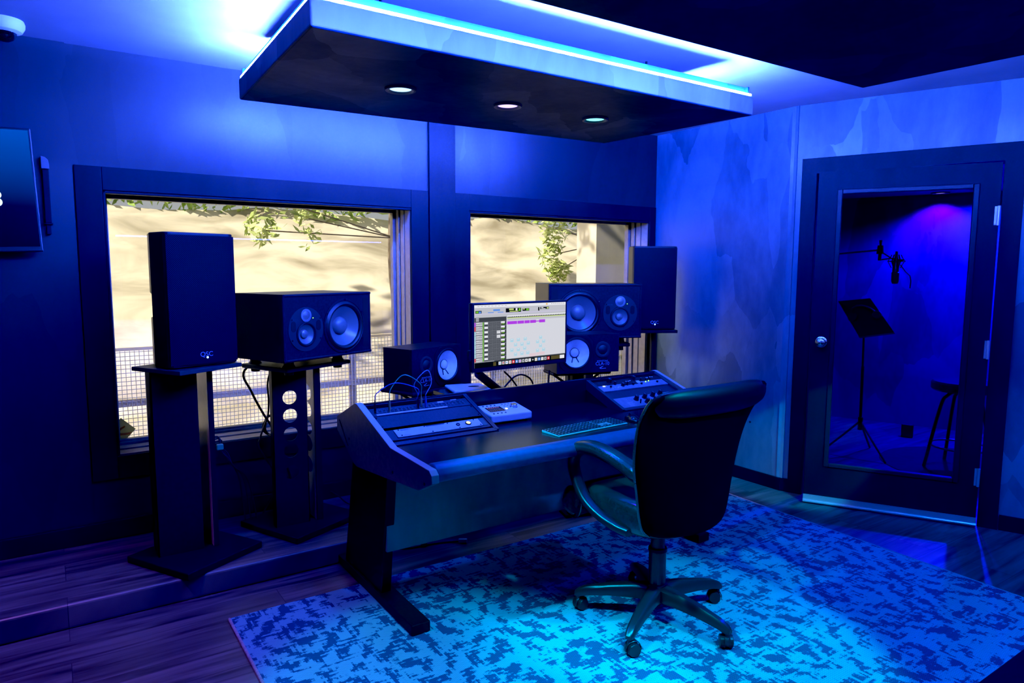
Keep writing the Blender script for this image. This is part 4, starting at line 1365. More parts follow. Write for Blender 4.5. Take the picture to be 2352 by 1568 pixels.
# ------------------------------------------------------------------ loudspeakers
def pa_speaker(w, d, h, name, label, loc, yaw):
    t = thing(name, label, 'loudspeaker', loc, yaw, 'large loudspeakers on stands')
    # trapezoid plan: rounded front, tapering rear
    def plan(zf=1.0):
        pl = []
        hw, hd = w/2, d/2
        for cx, cy, a0 in ((hw-.03, -hd+.03, -PI/2), ):
            pl += [(cx+.03*math.cos(a0+PI/2*i/4), cy+.03*math.sin(a0+PI/2*i/4)) for i in range(5)]
        pl += [(hw, 0), (hw-.045, hd-.02), (hw-.065, hd)]
        pl += [(-x, y) for x, y in reversed(pl)]
        return pl
    pl = plan()
    hw_, hd_ = w/2, d/2

    def inset(x, y):
        return (x*.86, y) if y > .12*d else (x, y)
    rows = []
    for z_, nt_ in ((0, 0), (h*.36, 0), (h*.36, 1), (h*.545, 1), (h*.545, 0), (h, 0)):
        q = [inset(x, y) if nt_ else (x, y) for x, y in pl]
        rows.append([(x, y, z_) for x, y in q+q[:1]])
    mb = MB().grid(rows)
    mb.add(rows[0][:-1], [tuple(range(len(pl)-1, -1, -1))]); mb.add(rows[-1][:-1], [tuple(range(len(pl)))])
    cb = mb.build('cabinet', M['spk'], t)
    bm = bmesh.new(); bm.from_mesh(cb.data); bmesh.ops.remove_doubles(bm, verts=bm.verts, dist=1e-5); bmesh.ops.recalc_face_normals(bm, faces=bm.faces); bm.to_mesh(cb.data); bm.free()
    md = cb.modifiers.new('b', 'BEVEL'); md.width = .012; md.segments = 3; md.limit_method = 'ANGLE'; md.angle_limit = math.radians(50)
    # curved front grille
    rows = []
    for k in (.012, h-.012):
        rows.append([(w*.48*s, -d/2-.010+.012*(s*s), k) for s in [i/8-1 for i in range(17)]])
    mb = MB().grid(rows); mb.build('grille', M['grille'], t, solid=.004)
    mb = text_mesh('QSC', .030, Matrix.Translation((.0, -d/2-.0125, .052)) @ FRONT)
    lg = mb.build('badge', M['logo'], t)
    MB().lathe([(.0005, 0), (.0045, 0)], front_at(.003, -d/2-.0135, .038), 14).build('status_light', M['ledw'], lg)
    return t


pa1 = pa_speaker(.318, .28, .588, 'loudspeaker', 'large black loudspeaker with perforated grille on the left stand', (.533, 3.43, 1.012), math.radians(17))
pa2 = dup(pa1, (3.633, 3.585, 1.022), math.radians(-30), 'large black loudspeaker with a lit side beside the right wall')


def holed_front(w, h, y0, depth, holes, n=48):
    """front board with round openings: face at y0, edges running back by depth"""
    bm = bmesh.new()
    loops = [[(-w/2, 0), (w/2, 0), (w/2, h), (-w/2, h)]]
    for cx, cz, r in holes: loops.append([(cx+r*math.cos(2*PI*i/n), cz+r*math.sin(2*PI*i/n)) for i in range(n)])
    ed = []
    for lp in loops:
        vs = [bm.verts.new((x, y0, z)) for x, z in lp]
        ed += [bm.edges.new((vs[i], vs[(i+1) % len(vs)])) for i in range(len(vs))]
    bmesh.ops.triangle_fill(bm, use_beauty=True, use_dissolve=False, edges=ed)
    bm.verts.index_update()
    mb = MB()
    mb.add([v.co for v in bm.verts], [tuple(v.index for v in f.verts) for f in bm.faces])
    bm.free()
    for lp in loops:
        k = len(lp)
        mb.add([(x, y0, z) for x, z in lp]+[(x, y0+depth, z) for x, z in lp], [(i, (i+1) % k, k+(i+1) % k, k+i) for i in range(k)])
    return mb


def open_box(w, h, ya, yb):
    """cabinet without its front"""
    x = w/2
    v = [(-x, ya, 0), (x, ya, 0), (x, ya, h), (-x, ya, h), (-x, yb, 0), (x, yb, 0), (x, yb, h), (-x, yb, h)]
    return MB().add(v, [(0, 1, 5, 4), (1, 2, 6, 5), (2, 3, 7, 6), (3, 0, 4, 7), (4, 5, 6, 7)])


def ring(mb, x, z, y0, prof, n=40):
    mb.lathe(prof, front_at(x, y0, z), n)


def studio_monitor(mirror, label, loc, yaw):
    w, d, h = .562, .36, .318
    t = thing('studio_monitor', label, 'studio monitor', loc, yaw, 'three-way studio monitors')
    m = -1 if mirror else 1
    open_box(w, h, -d/2+.02, d/2).build('cabinet', M['spk'], t)
    X = lambda u: m*(u-.5)*w
    yf = -d/2
    wx, wz = X(.672), .150
    px_, pz, mz = X(.235), .150, .126
    fc = holed_front(w, h, yf, .02, [(wx, wz, .100), (px_, mz, .047)]).build('baffle', M['spkface'], t)
    # rounded frame round the baffle edge
    mb = MB()
    q = [(-w/2, yf, 0), (w/2, yf, 0), (w/2, yf, h), (-w/2, yf, h)]
    e_ = .007
    for (xa, za), (xb, zb) in (((-w/2, e_), (w/2, e_)), ((-w/2, h-e_), (w/2, h-e_)), ((-w/2+e_, 0), (-w/2+e_, h)), ((w/2-e_, 0), (w/2-e_, h))):
        mb.cyl((xa, yf+.003, za), (xb, yf+.003, zb), e_, n=12)
    mb.build('edge_roll', M['spkface'], fc, smooth=True)
    # laminar port slot
    xs = sorted((X(.905), X(.965)))
    MB().bb((xs[0], yf-.0006, .03), (xs[1], yf+.002, h-.03)).build('port', M['hole'], t)
    # woofer
    mb = MB(); ring(mb, wx, wz, yf, [(.138, .0), (.137, .004), (.128, .005), (.125, .003)])
    wf = mb.build('woofer', M['spkface'], t, smooth=True)
    mb = MB(); ring(mb, wx, wz, yf, [(.126, .002), (.119, .009), (.111, .012), (.103, .008), (.098, -.002)])
    mb.build('surround', M['rubber'], wf, smooth=True)
    mb = MB(); ring(mb, wx, wz, yf, [(.0985, -.001), (.080, -.014), (.060, -.028), (.044, -.038)])
    mb.build('cone', M['cone'], wf, smooth=True)
    mb = MB(); ring(mb, wx, wz, yf, [(.0455, -.038), (.043, -.026), (.034, -.015), (.020, -.009), (.0005, -.007)])
    mb.build('dust_cap', M['cone'], wf, smooth=True)
    # mid / tweeter plate
    mb = MB()
    out = [(.105*math.cos(2*PI*i/48), pz+.105*math.sin(2*PI*i/48)) for i in range(48)]
    inn = [(.047*math.cos(2*PI*i/48), mz+.047*math.sin(2*PI*i/48)) for i in range(48)]
    mb.add([(px_+x, yf-.003, z) for x, z in out]+[(px_+x, yf-.003, z) for x, z in inn]+[(px_+x, yf, z) for x, z in out], [(i, (i+1) % 48, 48+(i+1) % 48, 48+i) for i in range(48)]+[(i, (i+1) % 48, 96+(i+1) % 48, 96+i) for i in range(48)])
    pt = mb.build('driver_plate', mat('driver_plate', (.035, .035, .042), .32), t, smooth=True)
    mb = MB(); ring(mb, px_, mz, yf+0, [(.060, .003), (.058, .007), (.052, .008), (.046, -.001)])
    mb.build('surround', M['rubber'], pt, smooth=True)
    mb = MB(); ring(mb, px_, mz, yf, [(.0465, .0), (.036, -.009), (.021, -.018)])
    mb.build('midrange_cone', M['cone'], pt, smooth=True)
    mb = MB(); ring(mb, px_, mz, yf, [(.0215, -.018), (.019, -.008), (.011, -.003), (.0005, -.0015)])
    mb.build('dust_cap', M['cone'], pt, smooth=True)
    tzz = .216
    mb = MB(); ring(mb, px_, tzz, yf, [(.031, .003), (.031, .006), (.021, .007), (.020, .004)])
    tw = mb.build('tweeter_ring', mat('tweeter_ring', (.32, .33, .36), .35, .4), pt, smooth=True)
    mb = MB(); ring(mb, px_, tzz, yf, [(.0205, .0045), (.012, .0075), (.0005, .009)], 28)
    mb.build('tweeter_mesh', M['greymetal'], tw, smooth=True)
    mb = MB()
    for s in (-1, 1):
        cx = px_+s*.075
        poly = [(cx+.013*math.cos(a), .166+(.012 if math.sin(a) > 0 else -.012)+.013*math.sin(a)) for a in [2*PI*(i+.5)/20 for i in range(20)]]
        MB().prism(poly, yf-.0045, yf-.001, lambda u, v, q: (u, q, v)).build('vent', M['hole'], pt)
    mb = MB()
    for k in range(6):
        a = PI/2+k*PI/3
        mb.cyl((wx+.133*math.cos(a), yf-.004, wz+.133*math.sin(a)), (wx+.133*math.cos(a), yf-.0075, wz+.133*math.sin(a)), .004, n=10)
    for k in (.5, 2.5, 3.5, 5.5):
        a = k*PI/3
        mb.cyl((px_+.098*math.cos(a), yf-.003, pz+.098*math.sin(a)), (px_+.098*math.cos(a), yf-.006, pz+.098*math.sin(a)), .0038, n=10)
    mb.build('screw', M['chrome'], t)
    MB().cyl((px_+.042, yf-.003, .202), (px_+.042, yf-.0045, .202), .0022, n=10).build('power_light', M['ledg'], t)
    tag(text_mesh('FOCAL', .011, front_at(px_-.062, yf-.0036, .197)).build('badge', mat('faint_print', (.09, .09, .10), .4), t), 'faint lettering')
    return t


studio_monitor(False, 'wide black three-way studio monitor on the stand with round holes', (1.081, 3.475, 1.008), math.radians(23))
studio_monitor(True, 'wide black three-way studio monitor behind the computer screen', (2.868, 3.381, 1.022), math.radians(-23.8)).scale = (1.055, 1.055, 1.055)


def near_monitor(mirror, label, loc, yaw):
    w, d, h = .376, .21, .216
    t = thing('bookshelf_speaker', label, 'studio monitor', loc, yaw, 'white-coned bookshelf speakers')
    m = -1 if mirror else 1
    X = lambda u: m*(u-.5)*w
    yf = -d/2
    wx, wz = X(.70), .112
    open_box(w, h, -d/2+.012, d/2).build('cabinet', M['spk'], t)
    holed_front(w, h, yf, .012, [(wx, wz, .080)]).build('baffle', M['spkface'], t)
    # rounded square mounting frame
    mb = MB()
    pts = []
    for i in range(64):
        c_, s_ = math.cos(2*PI*i/64), math.sin(2*PI*i/64)
        q_ = .100*(abs(c_)**6+abs(s_)**6)**(-1/6)
        q_ = min(q_, .118)
        pts.append((wx+q_*c_, wz+q_*s_))
    k_ = len(pts)
    cir = []
    for x_, z_ in pts:
        l_ = math.hypot(x_-wx, z_-wz); cir.append((wx+(x_-wx)/l_*.080, wz+(z_-wz)/l_*.080))
    mb.add([(x_, yf-.004, z_) for x_, z_ in pts]+[(x_, yf-.004, z_) for x_, z_ in cir]+[(x_, yf, z_) for x_, z_ in pts], [(i, (i+1) % k_, k_+(i+1) % k_, k_+i) for i in range(k_)]+[(i, (i+1) % k_, 2*k_+(i+1) % k_, 2*k_+i) for i in range(k_)])
    wf = mb.build('woofer_frame', M['blacksat'], t)
    mb = MB(); ring(mb, wx, wz, yf, [(.092, .004), (.090, .008), (.083, .009), (.078, .001)])
    mb.build('surround', M['rubber'], wf, smooth=True)
    mb = MB(); ring(mb, wx, wz, yf, [(.079, .002), (.055, -.012), (.027, -.027)])
    mb.build('cone', M['whitecone'], wf, smooth=True)
    mb = MB(); ring(mb, wx, wz, yf, [(.0275, -.027), (.0282, -.023), (.0262, -.023)])
    for s in (-1, 1):
        q0, q1 = Vector((wx+s*.011, yf+.0235, wz-.028)), Vector((wx+s*.021, yf+.0095, wz-.052))
        mb.tube([q0, q1], .003, 6)
    mb.build('cap_ring', M['rubber'], wf)
    mb = MB(); ring(mb, wx, wz, yf, [(.0265, -.026), (.022, -.018), (.012, -.014), (.0005, -.013)])
    mb.build('dust_cap', M['whitecone'], wf, smooth=True)
    tx, tz_ = X(.27), .128
    mb = MB(); ring(mb, tx, tz_, yf, [(.047, 0), (.047, .004), (.040, .006), (.030, .004), (.026, .002)])
    tw = mb.build('tweeter', mat('tweeter_plastic', (.03, .03, .036), .35), t, smooth=True)
    mb = MB(); ring(mb, tx, tz_, yf, [(.027, .003), (.015, .009), (.0005, .011)])
    mb.build('tweeter_dome', M['blackmat'], tw, smooth=True)
    mb = text_mesh('CLA-10', .027, front_at(tx, yf-.0006, .048))
    for v, f in ((text_mesh('AVANTONE', .0125, front_at(tx, yf-.0006, .064)), 0),): mb.add(v.v, v.f)
    sg = smoothpath([(tx-.018, yf-.0008, .024), (tx+.004, yf-.0008, .034), (tx-.008, yf-.0008, .027), (tx-.012, yf-.0008, .021), (tx+.022, yf-.0008, .022)], 6)
    mb.tube(sg, .0014, 5)
    mb.build('logo', M['logo'], t)
    return t


near_monitor(False, 'small black speaker with a white cone, left of the computer screen', (1.654, 3.293, .822), math.radians(18.9))
near_monitor(True, 'small black speaker with a white cone, under the right wide monitor', (2.532, 3.03, .868), math.radians(-16.3))


# ------------------------------------------------------------------ speaker stands
PZ = .105


def column_stand(name, label, cx, cy, yaw, ztop, wtop, dtop, base, colx, coly, colw, sidex, holes, pads, thick=.022):
    t = thing(name, label, 'speaker stand', (cx, cy, PZ), 0, 'heavy floor speaker stands')
    R = Matrix.Rotation(yaw, 3, 'Z')
    mb = MB().box((0, 0, .016), (base, base, .032), R)
    mb.build('base', M['blackmetal'], t, bevel=.004)
    zt = ztop-PZ
    mb = MB().box((0, 0, zt-thick/2), (wtop, dtop, thick), R)
    mb.build('top_plate', noisy('stand_plate', (.03, .03, .03), (.05, .05, .048), 20, .5), t, bevel=.005 if pads else .002)
    z0, z1 = .032, zt-thick
    # front plate, with or without round holes
    mb = MB()
    x0, x1, yc = colx-cx-colw/2, colx-cx+colw/2, coly-cy
    if holes:
        zs = sorted(holes)
        rr = .036
        n = 24
        edges = [z0]+[(a+b)/2 for a, b in zip([q-PZ for q in zs][:-1], [q-PZ for q in zs][1:])]+[z1]
        for k, hz in enumerate(zs):
            hz -= PZ
            za, zb = edges[k], edges[k+1]
            xm = (x0+x1)/2
            for yy in (yc, yc+.006):
                sq = []; ci = []
                for i in range(n):
                    a = 2*PI*i/n
                    ci.append((xm+rr*math.cos(a), yy, hz+rr*math.sin(a)))
                    c_, s_ = math.cos(a), math.sin(a)
                    tx_ = (x1-xm)/abs(c_) if abs(c_) > 1e-6 else 1e9
                    tz__ = ((zb-hz) if s_ > 0 else (hz-za))/abs(s_) if abs(s_) > 1e-6 else 1e9
                    q = min(tx_, tz__)
                    sq.append((xm+q*c_, yy, hz+q*s_))
                mb.add(sq+ci, [(i, (i+1) % n, n+(i+1) % n, n+i) for i in range(n)])
                for sx_, xx in ((1, x1), (-1, x0)):
                    for zz, sz in ((za, -1), (zb, 1)):
                        # corner fillers
                        a_c = math.atan2((zz-hz), (xx-xm)) % (2*PI)
                        i = int(a_c/(2*PI/n))
                        mb.add([sq[i % n], (xx, yy, zz), sq[(i+1) % n]], [(0, 1, 2)])
            mb.add([(xm+rr*math.cos(2*PI*i/n), yc, hz+rr*math.sin(2*PI*i/n)) for i in range(n)]+[(xm+rr*math.cos(2*PI*i/n), yc+.006, hz+rr*math.sin(2*PI*i/n)) for i in range(n)],
                   [(i, (i+1) % n, n+(i+1) % n, n+i) for i in range(n)])
        mb.bb((x0, yc, z0), (x0+.003, yc+.05, z1)); mb.bb((x1-.003, yc, z0), (x1, yc+.012, z1))
    else:
        mb.bb((x0, yc, z0), (x1, yc+.006, z1)); mb.bb((x0, yc, z0), (x0+.006, yc+.16, z1))
    mb.build('front_plate', M['blackmetal'], t)
    # side plate with front flange
    sxx = sidex-cx
    mb = MB()
    yS0, yS1 = yc+.006, yc+.25
    if holes:
        for k, hz in enumerate(sorted(holes)):
            hz -= PZ
            za, zb = edges[k], edges[k+1]
            ym, ry, rz = (yS0+yS1)/2, .085, min(.045, (zb-za)*.46)
            for xx in (sxx, sxx+.005):
                sq = []; ci = []
                for i in range(24):
                    a = 2*PI*i/24
                    ci.append((xx, ym+ry*math.cos(a), hz+rz*math.sin(a)))
                    c_, s_ = math.cos(a), math.sin(a)
                    q1 = (yS1-ym)/abs(c_) if abs(c_) > 1e-6 else 1e9
                    q2 = ((zb-hz) if s_ > 0 else (hz-za))/abs(s_) if abs(s_) > 1e-6 else 1e9
                    q = min(q1, q2); sq.append((xx, ym+q*c_, hz+q*s_))
                mb.add(sq+ci, [(i, (i+1) % 24, 24+(i+1) % 24, 24+i) for i in range(24)])
                for yy_ in (yS0, yS1):
                    for zz in (za, zb):
                        i = int((math.atan2(zz-hz, yy_-ym) % (2*PI))/(2*PI/24))
                        mb.add([sq[i % 24], (xx, yy_, zz), sq[(i+1) % 24]], [(0, 1, 2)])
    else:
        mb.bb((sxx, yS0, z0), (sxx+.005, yS1, z1))
    mb.v = [(x_-.03*(y_-yS0), y_, z_) for x_, y_, z_ in mb.v]
    sp_ = mb.build('side_plate', noisy('stand_side', (.34, .33, .29), (.40, .39, .34), 30, .35), t)  # pale colour stands in for window light on the black stand
    sp_['label'] = 'side plate with daylight painted in as pale grey'
    MB().bb((sxx+.002, yS0-.006, z0), (sxx+(.034 if holes else .024), yS0, z1)).build('flange', M['blackmetal'], t)
    if pads:
        for sx_ in (-1, 1):
            for sy in (-1, 1):
                q = R @ Vector((sx_*(wtop/2-.05), sy*(dtop/2-.045), 0))
                mb = MB().cyl((q.x, q.y, zt), (q.x, q.y, zt+.012), .034, .026, 18).cyl((q.x, q.y, zt+.012), (q.x, q.y, zt+pads), .026, .022, 18).cyl((q.x, q.y, zt-thick-.018), (q.x, q.y, zt-thick), .022, .024, 16)
                mb.build('isolation_pad', M['rubber'], t)
    return t


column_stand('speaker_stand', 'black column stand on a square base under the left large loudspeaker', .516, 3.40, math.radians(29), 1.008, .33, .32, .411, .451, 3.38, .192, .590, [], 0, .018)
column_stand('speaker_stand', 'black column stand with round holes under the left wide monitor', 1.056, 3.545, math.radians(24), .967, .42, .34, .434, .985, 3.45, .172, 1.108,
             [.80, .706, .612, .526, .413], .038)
# right wide monitor's stand: only a plate end, pads and posts are seen
t = thing('speaker_stand', 'black stand under the right wide monitor, mostly hidden behind the desk', 'speaker stand', (2.89, 3.46, PZ), math.radians(-24), 'heavy floor speaker stands')
MB().bb((-.17, -.17, 0), (.17, .17, .03)).build('base', M['blackmetal'], t, bevel=.004)
MB().bb((-.26, -.22, .857), (.26, .14, .880)).build('top_plate', M['blackmetal'], t, bevel=.006)
for sx_ in (-.21, .21):
    for sy in (-.16, .09):
        MB().cyl((sx_, sy, .880), (sx_, sy, .917), .03, .024, 18).build('isolation_pad', M['rubber'], t)
        MB().cyl((sx_, sy, .83), (sx_, sy, .857), .024, .022, 16).build('isolation_pad', M['rubber'], t)
for sx_ in (-.09, .03):
    MB().bb((sx_, -.02, .03), (sx_+.05, .06, .857)).build('post', M['blackmetal'], t)


def pole_stand(label, x, y, yaw, ztop, w, d, z0=.105, bs=.13):
    t = thing('speaker_stand', label, 'speaker stand', (x, y, z0), yaw, 'slim shelf stands behind the desk')
    zt = ztop-z0
    MB().bb((-bs, -bs*.75, 0), (bs, bs*.75, .02)).build('base', M['blackmetal'], t, bevel=.003)
    MB().bb((-w/2, -d/2, zt-.02), (w/2, d/2, zt)).build('shelf', M['blackmat'], t, bevel=.008)
    MB().bb((-.035, -.02, .02), (.035, .02, zt-.02)).build('post', M['blackmetal'], t)
    for s in (-1, 1):
        mb = MB().tube([(s*w*.42, 0, zt-.02), (s*.05, 0, zt-.09)], .007, 8); mb.build('brace', M['blackmetal'], t)
    return t


pole_stand('slim black stand with a shelf under the small speaker left of the screen', 1.654, 3.293, math.radians(18.9), .820, .40, .25, .105, .13)
pole_stand('slim black stand with a shelf under the small speaker right of the screen', 2.532, 3.065, math.radians(-16.3), .866, .36, .17, 0.0, .08)
# thin pole stand of the right loudspeaker
t = thing('speaker_stand', 'thin black pole stand under the right loudspeaker by the wall', 'speaker stand', (3.633, 3.585, PZ), math.radians(-30), 'heavy floor speaker stands')
MB().bb((-.17, -.15, .892), (.17, .15, .914)).build('top_plate', M['blackmetal'], t, bevel=.003)
MB().bb((-.17, -.16, 0), (.17, .16, .02)).build('base', M['blackmetal'], t, bevel=.003)
MB().cyl((.035, 0, .02), (.035, 0, .892), .021, n=20).build('pole', M['blackmetal'], t)


# ------------------------------------------------------------------ cables
def cable(name, pts, r, label, m='cable', cat='cable', k=8):
    b0 = Vector(pts[-1])
    mb = MB().tube(smoothpath([Vector(p)-b0 for p in pts], k), r, 8)
    o = mb.build(name, M[m], smooth=True, loc=b0)
    return tag(o, label, cat)


cable('speaker_cable', [(1.0, 3.66, 1.02)]+[P(*p, y=3.68) for p in ((562, 850), (578, 900), (605, 950), (628, 985), (640, 1010))]+[(1.05, 3.70, .30), (1.10, 3.72, .112)], .006, 'black cable hanging diagonally behind the wide left monitor')
cable('speaker_cable', [(1.0, 3.66, 1.03)]+[P(*p, y=3.70) for p in ((616, 870), (617, 920), (615, 955), (604, 985), (598, 1005), (596, 1030))]+[(.98, 3.73, .3), (.9, 3.74, .112)], .005, 'black cable hanging straight down beside the stand with round holes')
ctr = P(628, 978, y=3.71)
o = MB().tube([(.05*math.cos(2*PI*k/20)+.004*(k//20), .006*(k % 7), .055*math.sin(2*PI*k/20)) for k in range(62)], .005, 8).build('cable_coil', M['cable'], loc=ctr, smooth=True)
tag(o, 'small coil of black cable hung at the left of the holed stand', 'cable')
t = thing('cable_bundle', 'looped black cables held by a green clip, right of the left column stand', 'cable', P(505, 1026, y=3.60))
B = t.location
for k in range(3):
    mb = MB().tube(smoothpath([P(488, 1004+6*k, y=3.62)-B, P(500+4*k, 1003+4*k, y=3.62)-B, P(506, 1018, y=3.61)-B, (0, 0, 0), P(512+5*k, 1040, y=3.60)-B, P(528+4*k, 1058+6*k, y=3.60)-B, Vector((.1+.02*k, .05, .35-B.z)), Vector((.12+.03*k, .05, .112-B.z))], 6), .004, 6)
    mb.build('strand', M['cable'], t, smooth=True)
MB().bb((-.016, -.012, -.014), (.016, .012, .014)).build('clip', mat('green_clip', (.05, .30, .16), .4), t, bevel=.004)
cable('floor_cable', [P(742, 1118, z=.16), P(775, 1137, z=.14), P(806, 1158, z=.115), (1.5, 3.45, .112)], .004, 'thin cable crossing the platform beside the holed stand')
for pts, lab in (([(1158, 853), (1175, 870), (1197, 888)], 'short black cable dropping behind the left half of the computer screen'),
                 ([(1155, 893), (1168, 878), (1180, 866), (1196, 860), (1212, 865), (1222, 876), (1228, 889)], 'black cable arching up in front of the mesh under the computer screen'),
                 ([(1262, 850), (1260, 868), (1259, 884)], 'black cable hanging straight behind the right half of the computer screen')):
    q = [P(*p, y=2.93) for p in pts]
    q[-1].z = .80
    cable('monitor_cable', q, .0045, lab)
t = thing('power_cable', 'dark cable with a pale tagged plug on the floor under the desk', 'cable', P(1063, 1247, z=0))
B = t.location
MB().tube(smoothpath([(0, 0, .012), (-.1, .06, .006), (-.3, .1, .006), (-.45, .25, .006), (-.4, .1, .10)], 6), .005, 8).build('cord', M['cable'], t)
MB().box((0.0, 0, .014), (.045, .018, .02), Matrix.Rotation(-.6, 3, 'Z')).build('plug', mat('pale_plug', (.4, .42, .5), .5), t, bevel=.003)
MB().box((-.19, .07, .03), (.03, .02, .05), Matrix.Rotation(.5, 3, 'Y')).build('tag', mat('green_tag', (.10, .2, .05), .5), t)


# ------------------------------------------------------------------ office chair
CX, CY = 2.025, 1.915
CZ0 = .009
t = thing('office_chair', 'black leather office chair with padded loop arms on a five-star base, seen from behind', 'chair', (CX, CY, CZ0))


def C_(x, y, z): return Vector((x-CX, y-CY, z-CZ0))


# five-star base
ths = [math.radians(62.5+72*k) for k in range(5)]
mb = MB().cyl((0, 0, .085), (0, 0, .155), .048, .042, 28)
hub = mb.build('base_hub', M['chairplastic'], t, bevel=.004)
for a in ths:
    mb = MB()
    d = Vector((math.cos(a), math.sin(a), 0)); n = Vector((-d.y, d.x, 0))
    rows = []
    for r, hw, zt, zb in ((.02, .030, .150, .085), (.10, .027, .145, .088), (.20, .023, .130, .085), (.29, .020, .110, .075), (.325, .018, .096, .066), (.34, .012, .082, .068)):
        c = d*r
        ring_ = [c-n*hw*.55+Vector((0, 0, zt)), c+n*hw*.55+Vector((0, 0, zt)), c+n*hw+Vector((0, 0, zt-.012)), c+n*hw*.9+Vector((0, 0, zb)), c-n*hw*.9+Vector((0, 0, zb)), c-n*hw+Vector((0, 0, zt-.012))]
        rows.append(ring_+[ring_[0]])
    mb.grid(rows); mb.add(rows[-1][:6], [tuple(range(6))])
    arm = mb.build('base_arm', M['chairplastic'], t, smooth=True, auto=50)
    # castor : hood + twin wheels
    cc = d*.325
    yaw = a+random.uniform(-1.2, 1.2)
    wd = Vector((math.cos(yaw), math.sin(yaw), 0)); wn = Vector((-wd.y, wd.x, 0))
    wc = cc-wd*.014+Vector((0, 0, .027))
    cst = MB().cyl(cc+Vector((0, 0, .035)), cc+Vector((0, 0, .075)), .008, n=12)
    hood = []
    for i in range(9):
        b = -.25+PI*1.15*i/8
        hood.append([wc+(wd*math.cos(b)+Vector((0, 0, 1))*math.sin(b))*.031+wn*s for s in (-.011, .011)])
    cst.grid(hood)
    cst.build('castor', M['chairplastic'], arm, solid=.002, smooth=True)
    for s in (-1, 1):
        MB().cyl(wc+wn*s*.006, wc+wn*s*.025, .0268, .024, 24).build('wheel', M['blacksat'], arm, bevel=.003)
mb = MB().cyl((0, 0, .15), (0, 0, .29), .036, .035, 28).cyl((0, 0, .29), (0, 0, .305), .040, .038, 28)
mb.build('column_sleeve', M['chairplastic'], t, bevel=.002)
MB().cyl((0, 0, .30), (0, 0, .42), .029, n=28).build('gas_lift', M['blacksat'], t)
mb = MB().bb((-.10, -.12, .405), (.10, .12, .43)).cyl((.0, .0, .41), (.15, .04, .415), .006, n=10)
mb.build('mechanism', M['blackmetal'], t, bevel=.004)
MB().cyl((0, 0, .06), (0, 0, .086), .018, n=16).build('base_pin', M['blacksat'], t)


# seat cushion : superellipse loops
def pad_mesh(center, hx, hy, levels, ex=3.2, n=40):
    rows = []
    for (zo, s, dy) in levels:
        row = []
        for i in range(n+1):
            a = 2*PI*i/n
            c, s_ = math.cos(a), math.sin(a)
            x = hx*s*math.copysign(abs(c)**(2/ex), c); y = hy*s*math.copysign(abs(s_)**(2/ex), s_)
            yy = y/hy
            zz = zo - (.055*max(0, yy-.55)**1.5 if zo > .03 else .02*max(0, yy-.6)) + .012*(x/hx)**2*(1 if zo > .08 else 0)
            row.append(Vector(center)+Vector((x, y+dy, zz)))
        rows.append(row)
    mb = MB().grid(rows)
    mb.add(rows[0][:-1], [tuple(range(n-1, -1, -1))]); mb.add(rows[-1][:-1], [tuple(range(n))])
    return mb


sc0 = C_(2.03, 1.955, .425)
mb = pad_mesh(sc0, .245, .255, [(0, .80, 0), (.01, .93, 0), (.035, 1.0, 0), (.07, 1.0, 0), (.085, .985, 0), (.082, .975, 0), (.10, .97, 0), (.122, .92, 0), (.135, .75, 0), (.130, .45, 0), (.126, .12, 0)])
seat = mb.build('seat', M['leather'], t, smooth=True, sub=1, auto=180)
# gathered creases radiating on the seat leather
mb = MB()
for k in range(7):
    xx = -.15+.05*k
    mb.tube(smoothpath([sc0+Vector((xx*1.1, -.17, .134)), sc0+Vector((xx*.9+.01, -.03, .1325)), sc0+Vector((xx*.75, .12, .1285))], 5), [.0015+.004*math.sin(PI*i/10) for i in range(11)], 6)
mb.build('seat_crease', M['leather'], seat, smooth=True)
# front roll of the seat
mb = MB().tube(smoothpath([C_(1.80, 2.17, .475), C_(1.86, 2.215, .468), C_(2.03, 2.225, .468), C_(2.2, 2.215, .468), C_(2.26, 2.17, .475)], 6), [.05]+[.062]*23+[.05], 18)
mb.build('seat_roll', M['leather'], t, smooth=True)
mb = MB()
q = C_(1.795, 2.19, .47)
mb.tube([q+Vector((0, .058*math.cos(a), .066*math.sin(a))) for a in [2*PI*i/28 for i in range(29)]], .004, 6)
mb.build('piping', M['leather'], t, smooth=True)

# backrest : rows from bottom to top (z, xl, xr)
rowsd = [(.447, 1.86, 2.17), (.462, 1.80, 2.205), (.50, 1.755, 2.215), (.56, 1.725, 2.212), (.66, 1.69, 2.205), (.76, 1.655, 2.203), (.86, 1.640, 2.215), (.93, 1.643, 2.248), (.985, 1.648, 2.272), (1.015, 1.66, 2.268), (1.034, 1.70, 2.235)]


def back_rows(off, inset, th):
    rows = []
    for i, (z, xl, xr) in enumerate(rowsd):
        row = []
        xm, hw = (xl+xr)/2, (xr-xl)/2*inset
        yb = 1.69-.2*(z-.45)
        curl = -.030*max(0, (z-.93)/.1)**1.3
        for j in range(17):
            s = j/8-1
            ed = max(0, abs(s)-.75)/.25
            y = yb+.05*s*s+curl+off*(1-.75*ed**2)*(1 if 0 < i < len(rowsd)-1 else .35)
            row.append(C_(xm+hw*s, y, z))
        rows.append(row)
    return rows


